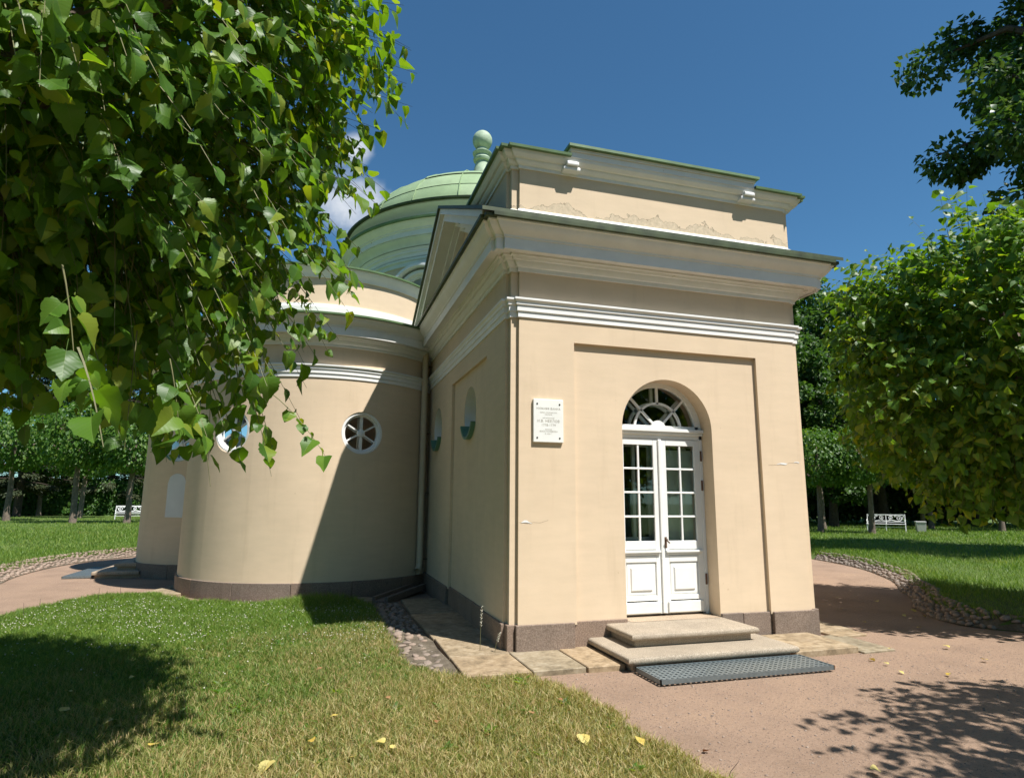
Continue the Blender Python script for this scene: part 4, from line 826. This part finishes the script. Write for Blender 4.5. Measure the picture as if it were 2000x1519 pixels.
def near_lime(base, cen, rad, ntw, nfill, size, label, extra=(), nobj=300, zmin=None, seed=1, trunk_r=.16, inview=True):
    root = empty('lime_tree', (base[0], base[1], base[2]), label=label, cat='tree', group='clipped lime trees around the pavilion')
    off = np.array(base); cen = np.array(cen) - off; rad = np.array(rad); rs = np.random.default_rng(seed); Ps = []; Ts = []; Ns = []; Ss = []; tw = MB(); ex = [(np.array(a) - off, np.array(b) - off) for a, b in extra]
    k = 0; runs = []
    while len(runs) < ntw:
        d = rs.normal(size=3); d /= np.linalg.norm(d)
        lump = 1 + .09 * math.sin(d[0] * 5 + d[2] * 4 + seed) + .07 * math.sin(d[1] * 7 - d[2] * 3); end = cen + d * rad * lump * rs.uniform(.84, 1.06); st = cen + d * rad * rs.uniform(.5, .72) + rs.normal(size=3) * .12
        ln = rs.uniform(.35, .75); h_ = np.array([d[0], d[1], 0]); end = end + h_ * ln * .22 + np.array([0, 0, -ln * rs.uniform(-.05, .42)])
        if zmin is not None and end[2] < zmin: end[2] = zmin + rs.uniform(0, .25)
        runs.append((st, end))
    runs += ex
    for ri, (st, end) in enumerate(runs):
        mid = (st + end) / 2 + np.array([0, 0, .14 * np.linalg.norm(end - st)]); n = 9 if ri < ntw else 8
        pts = [(1 - t) ** 2 * st + 2 * t * (1 - t) * mid + t * t * end for t in np.linspace(0, 1, 6)]
        tw.tube(pts, list(np.linspace(.0045, .0014, 6)), 3, False)
        for q in range(n):
            t = .28 + .72 * (q + .5) / n; p = (1 - t) ** 2 * st + 2 * t * (1 - t) * mid + t * t * end; dr = end - mid; dr /= np.linalg.norm(dr)
            side = np.cross(dr, [0, 0, 1]); side /= np.linalg.norm(side) + 1e-9; sg = 1 if q % 2 else -1
            T = dr * rs.uniform(.2, .7) + side * sg * rs.uniform(.3, 1.0) + np.array([0, 0, -rs.uniform(.0, .9)]) + rs.normal(size=3) * .25; o_ = p - cen; o_ /= np.linalg.norm(o_) + 1e-9
            Ps.append(p + side * sg * .025); Ts.append(T); Ns.append(np.array([.12, -.2, 1.0]) + o_ * .5 + rs.normal(size=3) * .5); Ss.append(size * rs.uniform(.42, 1.2))
    d = rs.normal(size=(nfill, 3)); d /= np.linalg.norm(d, axis=1, keepdims=True); rr = rs.uniform(.35, .9, nfill)[:, None]
    P2 = cen + d * rad * rr; 
    P = np.concatenate([np.array(Ps), P2]); T = np.concatenate([np.array(Ts), d * .4 + np.array([0, 0, -.7]) + rs.normal(size=(nfill, 3)) * .4]); Nn = np.concatenate([np.array(Ns), d * .6 + np.array([0, 0, .7]) + rs.normal(size=(nfill, 3)) * .5]); Sz = np.concatenate([np.array(Ss), size * rs.uniform(.6, 1.1, nfill)])
    if zmin is not None:
        kz = P[:, 2] > zmin - .12; P, T, Nn, Sz = P[kz], T[kz], Nn[kz], Sz[kz]
    if nobj:
        px, py, w = cam_xy(P + off); toward = ((P - cen) / rad); dv = (np.array(CAMP) - off - cen); dv /= np.linalg.norm(dv); front = (toward @ dv) > -.1
        vis = (w > .3) & (np.abs(px) < 1.03) & (np.abs(py) < 1.03) & front & (np.linalg.norm(toward, axis=1) > .8); sc = np.where(vis, Sz / w, 0); pick = np.argsort(-sc)[:nobj]
        B_, T_, N_ = frame_of(T[pick], Nn[pick])
        for i in range(len(pick)):
            o = link('leaf', LEAFM[int(rs.integers(0, len(LEAFM)))], None, root); m_ = Matrix((B_[i], T_[i], N_[i])).transposed().to_4x4() @ Matrix.Scale(float(Sz[pick[i]]), 4); m_.translation = Vector(P[pick[i]]); o.matrix_local = m_
        mk = np.ones(len(P), bool); mk[pick] = False; P, T, Nn, Sz = P[mk], T[mk], Nn[mk], Sz[mk]
    link('foliage', leaf_mesh('foliage', P, T, Nn, Sz, TPL_LO, 'lime'), None, root, kind='stuff')
    tw.build('twigs', 'twig', root, kind='stuff')
    tk = MB(); c = Vector(cen); tk.tube([(0, 0, -.1), (.02, .01, .5), (.0, .03, 1.3), (c.x * .6, c.y * .6, c.z - rad[2] * .4), (c.x, c.y, c.z + rad[2] * .35)], [trunk_r * 1.35, trunk_r, trunk_r * .92, trunk_r * .8, trunk_r * .25], 12)
    for i in range(11):
        a = i * 2.4 + seed; z0 = c.z - rad[2] * .45 + .09 * i * rad[2]; e_ = Vector((c.x + rad[0] * .6 * math.cos(a), c.y + rad[1] * .6 * math.sin(a), z0 + rad[2] * .28)); s0 = Vector((c.x * .8, c.y * .8, z0 - .15)); tk.tube([s0, s0.lerp(e_, .5) + Vector((0, 0, .1)), e_], [trunk_r * .35, trunk_r * .24, trunk_r * .09], 7)
    tk.build('trunk', 'bark', root, smooth=60); return root
HANG = [((-3.11, -4.71, 2.59), (-2.98, -4.82, 2.12)), ((-3.0, -4.79, 2.27), (-2.86, -4.88, 1.92)), ((-2.7, -2.82, 2.61), (-2.46, -2.87, 1.9)), ((-2.54, -2.74, 2.49), (-2.11, -2.89, 2.01)), ((-2.87, -3.36, 2.37), (-2.74, -3.4, 1.82)),
        ((-2.38, -2.13, 4.07), (-1.98, -2.23, 3.37)), ((-2.3, -2.01, 5.59), (-1.58, -2.22, 4.96)), ((-2.47, -2.13, 3.1), (-2.16, -2.22, 3.06)), ((-2.88, -4.0, 2.41), (-2.79, -4.06, 2.02)), ((-2.41, -2.0, 4.55), (-2.02, -2.18, 4.33))]
hr = random.Random(5)
for _ in range(30):
    q = (hr.uniform(-3.4, -2.75), hr.uniform(-3.7, -2.4), hr.uniform(2.55, 3.3)); HANG.append((q, (q[0] + hr.uniform(0, .3), q[1] + hr.uniform(-.15, .15), max(2.0, q[2] - hr.uniform(.4, .85)))))
near_lime((-4.2, -2.8, .05), (-4.2, -2.8, 5.0), (2.33, 2.33, 2.85), 2300, 7500, .114, 'big clipped lime tree hanging over the lawn at the left edge', HANG, 300, 2.05, 1)
near_lime((9.2, .1, .2), (8.6, 0, 4.05), (2.7, 2.7, 2.65), 2000, 7000, .138, 'clipped lime tree at the right edge shading the cobble bank', (), 300, 1.15, 2)
near_lime((5.3, -6.75, .0), (5.3, -6.75, 4.0), (2.5, 2.5, 2.2), 420, 1600, .15, 'lime tree right of the camera whose shadow falls on the gravel', (), 0, None, 3)

# ---------------------------------------------------------------- background trees
def pollard(seed):
    n = 5200; d = unit(n); r = RNG.uniform(.55, 1.02, n) ** .6; lump = 1 + .10 * np.sin(d[:, 0] * 6 + seed) * np.sin(d[:, 2] * 5 + seed) + .06 * np.sin(d[:, 1] * 9)
    P = d * np.array([2.35, 2.35, 2.0]) * (r * lump)[:, None]; P[:, 2] = np.maximum(P[:, 2], -1.55 + RNG.uniform(-.25, .25, n)) + 4.9
    cr_ = leaf_mesh('crown', P, d * .5 + np.array([0, 0, -.8]) + RNG.normal(size=(n, 3)) * .4, d + np.array([0, 0, .7]) + RNG.normal(size=(n, 3)) * .5, RNG.uniform(.14, .28, n), TPL_Q, 'lime_far')
    t = MB(); t.tube([(0, 0, -.1), (.05, 0, .6), (.03, .06, 2), (.1, .05, 3.4), (.1, .05, 5.6)], [.24, .17, .155, .14, .05], 9)
    for i in range(7):
        a = i * 2.4 + seed; t.tube([(.08, .05, 3 + .2 * i), (1.0 * math.cos(a), 1.0 * math.sin(a), 4.0 + .2 * i), (1.7 * math.cos(a), 1.7 * math.sin(a), 4.5 + .2 * i)], [.07, .05, .02], 5)
    tm = t.mesh('trunk', 60); tm.materials.append(M['bark']); return cr_, tm
POL = [pollard(k) for k in range(3)]
pl_spots = [(-22.3, 44.7, 'second-row lime tree with ball crown at the far left edge, leaning trunk'), (-16.9, 40, 'ball-crowned lime tree with pale straight trunk left of the far left bench'), (-20.3, 52.2, 'ball-crowned lime tree standing just behind the pale straight trunk'), (-13.8, 39.7, 'ball-crowned lime tree growing in front of the far left bench'), (-25.6, 59.3, 'distant lime tree before the hedge at the far left'),
    (23.8, 20.9, 'small ball-crowned lime tree beside the right wall corner'), (27.1, 24.2, 'lime tree just behind the one beside the right wall corner'), (25.8, 19.5, 'lime tree whose trunk stands at the left end of the right bench'), (34.2, 23.1, 'lime tree with slanting trunk right of the litter bin'), (37.5, 26.4, 'lime tree behind the slanting trunk right of the litter bin'), (36.1, 20.2, 'lime tree with pale trunk farther right of the bin'), (39.5, 20.0, 'rightmost of the far lime trees seen under the right crown')]
for i, (x, y, lb) in enumerate(pl_spots):
    root = empty('lime_tree', (x, y, .2), random.uniform(0, 6), label=lb, cat='tree', group='ball-crowned lime trees on the far lawn'); s_ = 1.08 if x < 0 else .84; root.scale = (s_, s_, s_ * random.uniform(.95, 1.06)); cr_, tm = POL[i % 3]
    link('crown', cr_, None, root); link('trunk', tm, None, root)
def tall(seed, H=18, R=4.6, base=.22, leaf=.34, n=15000, m='wood_leaf', clump=.95, nl=22, q=.45):
    rs = np.random.default_rng(seed); t = MB(); tip = (rs.uniform(-.6, .6), rs.uniform(-.6, .6), H * .93); t.tube([(0, 0, -.2), (.1, 0, H * .12), (tip[0] * .4, tip[1] * .3, H * .45), (tip[0] * .7, tip[1] * .8, H * .7), tip], [H * .026, H * .02, H * .015, H * .009, .03], 10); cl = []
    for i in range(nl):
        f_ = base + (1 - base) * (i + rs.uniform(0, .8)) / nl; a = i * 2.4 + rs.uniform(-.4, .4); L = R * math.sin(PI * min(1, max(.12, (f_ - base) / (1 - base) * .86 + .13))) ** .7 * rs.uniform(.75, 1.12)
        s0 = np.array([tip[0] * f_, tip[1] * f_, H * f_ * .93]); e_ = s0 + np.array([math.cos(a) * L, math.sin(a) * L, L * rs.uniform(.1, .5)]); md = (s0 + e_) / 2 + rs.normal(size=3) * .35 + np.array([0, 0, .3]); t.tube([s0, md, e_], [H * .0075, H * .005, .025], 6)
        for k in range(5):
            u = .35 + .65 * k / 4; p = (1 - u) ** 2 * s0 + 2 * u * (1 - u) * md + u * u * e_; cl.append((p + rs.normal(size=3) * q, clump * rs.uniform(.6, 1.15)))
    cp = np.array([c[0] for c in cl]); cr_ = np.array([c[1] for c in cl]); wgt = cr_ ** 2 / (cr_ ** 2).sum(); idx = RNG.choice(len(cl), n, p=wgt); d = unit(n); P = cp[idx] + d * (cr_[idx] * RNG.uniform(.2, 1, n) ** .5)[:, None] * np.array([1.1, 1.1, .75])
    me = leaf_mesh('crown', P, d * .6 + np.array([0, 0, -.4]) + RNG.normal(size=(n, 3)) * .5, d * .6 + np.array([0, 0, .8]) + RNG.normal(size=(n, 3)) * .5, RNG.uniform(.7, 1.25, n) * leaf, TPL_Q, m); tm = t.mesh('trunk', 60); tm.materials.append(M['bark_dark']); return me, tm
def conifer(seed, H=20, R=4.2, n=16000):
    rs = np.random.default_rng(seed); t = MB(); t.tube([(0, 0, -.2), (0, 0, H * .4), (.1, .1, H)], [.34, .24, .03], 9); Pp = []; Tt = []
    nb = 85
    for i in range(nb):
        f_ = .13 + .86 * i / nb; a = i * 2.4 + rs.uniform(-.3, .3); L = R * (1 - f_) ** .75 * rs.uniform(.7, 1.15) + .35; z = H * f_; dr = np.array([math.cos(a), math.sin(a), -.12]); e_ = np.array([0, 0, z]) + dr * L; t.tube([(0, 0, z), tuple((np.array([0, 0, z]) + e_) / 2 + np.array([0, 0, .1])), tuple(e_)], [.05, .035, .01], 4)
        k = int(n / nb * (L / R) * 1.7); u = rs.uniform(.12, 1, k); sd = np.array([-dr[1], dr[0], 0]); p = np.array([0, 0, z]) + dr * (u * L)[:, None] + sd * (rs.normal(size=k) * .28 * (1.15 - u * .6))[:, None] + np.c_[rs.normal(size=k) * .06, rs.normal(size=k) * .06, -np.abs(rs.normal(size=k)) * .22]; Pp.append(p); Tt.append(dr * .6 + sd * rs.normal(size=k)[:, None] * .6 + np.array([0, 0, -.35]))
    P = np.concatenate(Pp); T = np.concatenate(Tt); me = leaf_mesh('crown', P, T, np.array([0, 0, 1.]) + RNG.normal(size=P.shape) * .4, RNG.uniform(.22, .45, len(P)), [(TPL_Q[0][0] * np.array([.55, 1, 1]), TPL_Q[0][1], TPL_Q[0][2])], 'needle'); tm = t.mesh('trunk', 60); tm.materials.append(M['bark_dark']); return me, tm
TALL = [tall(21), tall(22, 16, 4.8, .14), tall(23, 20, 5.2, .18)]; CON = [conifer(31), conifer(32, 18, 4.8)]
def put(kind, mesh, x, y, s_, label, group):
    root = empty(kind, (x, y, .15), random.uniform(0, 6), label=label, cat='tree', group=group); root.scale = (s_, s_, s_ * random.uniform(.92, 1.08)); link('crown', mesh[0], None, root); link('trunk', mesh[1], None, root); return root
for i, (x, y, s_) in enumerate([(-26, 56, .95), (-21, 62, 1.0), (-33, 60, 1.1), (-37, 52, 1.0)]): put('conifer_tree', CON[i % 2], x, y, s_, 'dark olive conifer rising behind the left hedge', 'conifers behind the left hedge')
for i, (x, y, s_) in enumerate([(-17, 66, 1.0), (-12, 63, .95), (-28, 72, 1.1), (-8, 68, 1.0), (-20, 76, 1.15), (-2, 72, .9), (-42, 66, 1.1)]): put('woodland_tree', TALL[i % 3], x, y, s_, 'tall leafy woodland tree behind the left hedge', 'woodland trees on the left')
wr = [(24.2, 26.5, .82), (28.5, 30, .95), (33, 33, 1.0), (31, 27.5, .8), (37, 29, .95), (40, 33, 1.1), (35, 39, 1.1), (42, 26, .9), (46, 30, 1.0), (29, 37, 1.0), (47, 22, 1.0), (52, 27, 1.1), (50, 38, 1.2), (44, 42, 1.2), (25, 33, .95), (22, 40, 1.0), (55, 18, 1.1), (50, 14, 1.0)]
for i, (x, y, s_) in enumerate(wr): put('woodland_tree', TALL[(i * 2 + i // 3) % 3], x, y, s_, 'tall leafy woodland tree behind the right bench', 'woodland trees on the right')
OAK = tall(41, 24, 4.6, .2, .26, 34000, 'oak', .95, 30, .45); put('oak_tree', OAK, 22.0, 5.2, 1.0, 'tall oak towering behind the right lime tree against the sky', 'oak')
# unseen trees added round the near lawns to block low sky and deepen shade
for i, (x, y, s_) in enumerate([(-20, -2, .85), (-19, 6, .8), (-24, 12, 1.0), (-27, 20, 1.0), (-18, -11, .85), (-14, -22, .9), (-6, -26, 1.0), (2, -27, .95), (10, -26, 1.0), (18, -22, .95), (25, -15, 1.0), (30, -7, 1.0), (36, 0, 1.0)]): put('sky_block_tree', TALL[(i * 2 + 1) % 3], x, y, s_, 'tall leafy tree added out of view beyond the near lawns to block low sky', 'added unseen sky-blocking trees round the near lawns')
# hedge
n = 30000; P = np.c_[RNG.uniform(-44, 2, n), np.zeros(n), RNG.uniform(.2, 3.5, n)]; P[:, 1] = 63 + .1 * P[:, 0] + RNG.normal(size=n) * .12; top = RNG.random(n) < .15; P[top, 2] = 3.5 + RNG.normal(size=top.sum()) * .06; P[top, 1] += RNG.uniform(0, 1.2, top.sum())
hm = leaf_mesh('foliage', P, np.array([0, -.3, -.8]) + RNG.normal(size=(n, 3)) * .5, np.array([0, -1, .5]) + RNG.normal(size=(n, 3)) * .5, RNG.uniform(.2, .36, n), TPL_Q, 'hedge')
HG = empty('hedge', (-21, 61, .2), label='clipped dark green hedge closing the lawn at the far left', cat='hedge'); o = link('foliage', hm, None, HG); o.location = (21, -61, -.2)
core = MB(); core.add([(-44, 58.75, .1), (2, 63.35, .1), (2, 64.6, .1), (-44, 60, .1), (-44, 58.75, 3.4), (2, 63.35, 3.4), (2, 64.6, 3.4), (-44, 60, 3.4)], [(0, 1, 5, 4), (1, 2, 6, 5), (2, 3, 7, 6), (3, 0, 4, 7), (4, 5, 6, 7)]); o = core.build('branches', 'bark_dark', HG, smooth=0); o.location = (21, -61, -.2)

n = 22000; u = RNG.uniform(0, 1, n); P = np.c_[20 + 42 * u, 47 - 26 * u, RNG.uniform(.1, 1, n) ** .7 * 4.6]; P[:, :2] += RNG.normal(size=(n, 2)) * .8; P[:, 2] *= .75 + .25 * np.sin(u * 60) * np.sin(u * 23)
US = empty('undergrowth', (41, 34, .2), label='dark leafy undergrowth closing the wood behind the right bench', cat='shrubs'); o = link('foliage', leaf_mesh('foliage', P, np.array([-.2, -.3, -.8]) + RNG.normal(size=(n, 3)) * .6, np.array([-.4, -.7, .5]) + RNG.normal(size=(n, 3)) * .6, RNG.uniform(.3, .55, n), TPL_Q, 'wood_leaf'), None, US); o.location = (-41, -34, -.2)
stm = MB()
for i in range(60): x_ = i / 60 * 42; stm.tube([(20 + x_, 47.6 - 26 * i / 60, 0), (20 + x_ + random.uniform(-.3, .3), 47.8 - 26 * i / 60, 3.2)], [.05, .02], 4)
o = stm.build('stems', 'bark_dark', US); o.location = (-41, -34, -.2)
# ---------------------------------------------------------------- benches, bin
def spiral(cx, cz, r, turns, a0, sg):
    return [(cx + r * (1 - .82 * t) * math.cos(a0 + sg * t * turns * 2 * PI), 0, cz + r * (1 - .82 * t) * math.sin(a0 + sg * t * turns * 2 * PI)) for t in np.linspace(0, 1, 22)]
BN = empty('bench', label='x', cat='bench', group='white cast-iron park benches'); BWd = 1.85
for x in (-BWd / 2, 0, BWd / 2):
    lg = MB(); lg.tube([(x, -.02, 0), (x, .03, .42), (x, .16, .97)], .022, 6); lg.build('rear_leg', 'bench', BN); lg = MB(); lg.tube([(x, -.50, 0), (x, -.46, .42)], .022, 6); lg.tube([(x, -.46, .40), (x, .0, .40)], .018, 6); lg.build('leg', 'bench', BN)
    if x:
        ar = MB(); ar.tube([(x, .08, .66), (x, -.2, .68), (x, -.42, .66), (x, -.48, .58), (x, -.44, .52), (x, -.40, .56)], .018, 6); ar.tube([(x, -.46, .42), (x, -.44, .53)], .016, 6); ar.build('armrest', 'bench', BN)
for i in range(5): MB().box(-BWd / 2 - .03, BWd / 2 + .03, -.50 + i * .105, -.415 + i * .105, .42, .445).build('seat_slat', 'bench', BN, smooth=0, bevel=.006)
MB().box(-BWd / 2, BWd / 2, -.47, -.45, .26, .29).build('stretcher', 'bench', BN, smooth=0)
for z, y in ((.95, .152), (.55, .06)): MB().box(-BWd / 2, BWd / 2, y - .015, y + .015, z - .02, z + .02).build('back_rail', 'bench', BN, smooth=0)
for sg in (-1, 1):
    bp_ = MB(); c0 = sg * BWd / 4
    tl = lambda pts: [(c0 + sg * p[0], .06 + (p[2] - .55) * .23, p[2]) for p in pts]
    bp_.tube(tl(spiral(.17, .75, .155, 1.6, -PI / 2, 1)), .017, 5); bp_.tube(tl(spiral(-.22, .78, .12, 1.5, -PI / 2, -1)), .016, 5); bp_.tube(tl([(-.44, 0, .6), (-.3, 0, .62), (-.2, 0, .66), (0, 0, .6), (.17, 0, .595), (.32, 0, .68), (.36, 0, .8), (.42, 0, .9)]), .017, 5); bp_.tube(tl(spiral(.0, .86, .06, 1.2, 0, 1)), .014, 5); bp_.tube(tl([(-.42, 0, .92), (-.2, 0, .9), (.0, 0, .92), (.2, 0, .9), (.4, 0, .92)]), .014, 5)
    bp_.build('back_scrollwork', 'bench', BN)
b2 = copy_tree(BN)
BN.location = (28.75, 21.3, .2); BN.rotation_euler = (0, 0, R_(-50)); BN['label'] = 'white iron bench with scrollwork back beside the litter bin, right'
b2.scale = (1.08,) * 3; b2.location = (-15.75, 48.5, .2); b2.rotation_euler = (0, 0, R_(12)); b2['label'] = 'white iron bench behind a lime trunk, far left beside the pavilion'
BB = empty('litter_bin', (30.15, 20.35, .2), R_(-40), label='small pale concrete litter bin standing at the right end of the bench', cat='litter bin')
bn = MB(); v = [(-.2, -.2, 0), (.2, -.2, 0), (.2, .2, 0), (-.2, .2, 0), (-.235, -.235, .5), (.235, -.235, .5), (.235, .235, .5), (-.235, .235, .5)]; bn.add(v, [(3, 2, 1, 0), (0, 1, 5, 4), (1, 2, 6, 5), (2, 3, 7, 6), (3, 0, 4, 7), (4, 5, 6, 7)]); bn.build('body', 'concrete', BB, smooth=0, bevel=.012)
MB().box(-.25, .25, -.25, .25, .515, .60).build('rim', 'concrete', BB, smooth=0, bevel=.012)
# ---------------------------------------------------------------- fallen leaves and stalks
FL = [(-.26, -2.78, 1.5), (.1, -2.94, 1.2), (.58, -3.07, -.8), (-2.36, -2.66, 1.7), (-1.97, -1.91, .9), (-3.56, -1.49, 1.3), (-3.98, -1.18, 1.2), (-4.1, -.62, 1), (-3.72, -1.2, 1.1), (-3.13, -2.15, 1.2), (-2.09, -2.36, .8), (-1.84, -2.73, .8), (3.26, -1.17, .8), (3.21, -1.45, -.6), (3.91, -1.28, 1), (3.78, -1.77, .8), (4.19, -1.99, .9), (3.93, -1.5, .7), (5.13, -1.64, 1), (6.08, -.02, 1), (7.0, .7, 1.2), (7.3, 1.15, 1.2), (7.54, 2.02, 1), (6.8, .86, .9), (5.34, -1.08, 1), (5.67, .49, .9), (-2.48, -.88, .8), (-2.07, -.43, -.8), (1.46, -3.68, 1), (-1.62, -2.51, .9), (-1.59, -2.66, .7), (-3.71, -.24, .9), (-1.2, -2.2, -.7), (-.9, -2.6, -.6), (-2.6, -2.0, -.8), (-1.5, -1.5, -.7), (-.45, -2.2, -.7), (-.1, -2.0, -.6), (-.8, -1.7, -.6), (6.3, 1.6, .8), (7.2, 2.6, .8), (4.6, -.9, .7)]
LY = []; LB = []
for tv, tf, tu in (leaf_tpl(True, .06, .10, .14), leaf_tpl(True, .12, .04, .2), leaf_tpl(True, .03, .2, .1)):
    for L_, mm in ((LY, 'yellow'), (LB, 'brownleaf')): me = np_mesh('fallen_leaf', tv, tf, tu, smooth=True); me.materials.append(M[mm]); L_.append(me)
for i, (x, y, s_) in enumerate(FL):
    ing = bool(inpoly(np.array([[x, y]]), ISL)[0]); yel = s_ > 0
    lb = ('yellow lime leaf lying on the foreground grass' if ing else 'yellow lime leaf lying on the gravel path') if yel else ('small brown leaf lying on the foreground grass' if ing else 'small reddish brown leaf lying on the gravel')
    o = link('fallen_leaf', (LY if yel else LB)[i % 3], None, label=lb, cat='leaf', group=('yellow' if yel else 'brown') + ' fallen leaves on the ' + ('grass' if ing else 'gravel'))
    k = abs(s_) * .066; o.scale = (k, k, k); o.location = (x, y, (.115 if ing else .014 + .02 * abs(s_))); o.rotation_euler = (random.uniform(-.35, .35), random.uniform(-.35, .35), random.uniform(0, 6.3))
def stalk(x, y, z, h_, label, seedhead=True, m='twig'):
    mb = MB(); lx, ly = random.uniform(-.08, .08), random.uniform(-.04, .04); pts = [(0, 0, 0), (lx * .3, ly * .3, h_ * .5), (lx, ly, h_)]; mb.tube(pts, [.0035, .003, .0015], 4)
    o = mb.build('grass_stalk', m, None, label=label, cat='grass stalk', group='lone stalks on the lawn edge'); o.location = (x, y, z)
    if seedhead:
        sp_ = MB()
        for i in range(22):
            t = .55 + .45 * i / 22; p = Vector((lx * t, ly * t, h_ * t)); d = Vector((math.cos(i * 2.4), math.sin(i * 2.4), .9)).normalized() * .022; sp_.tube([p, p + d * .6, p + d], [.001, .0045, .001], 3)
        sp_.build('seed_head', 'clover', o)
stalk(-.27, .15, .05, .50, 'tall pale grass stalk with seed head before the side wall plinth'); stalk(-.13, .02, .05, .22, 'short pale grass stalk close to the front corner plinth')
for x, y, h_ in ((-6.1, 4.4, .2), (-6.05, 3.7, .24), (-5.5, 5.0, .26), (-5.35, 5.7, .22)): stalk(x, y, .05, h_, 'thin dark weed stalk standing at the left lawn edge', False, 'bark_dark')
stalk(.43, -3.5, 0, .13, 'thin dark stalk rising from the gravel beside the lawn edge', False, 'bark_dark')
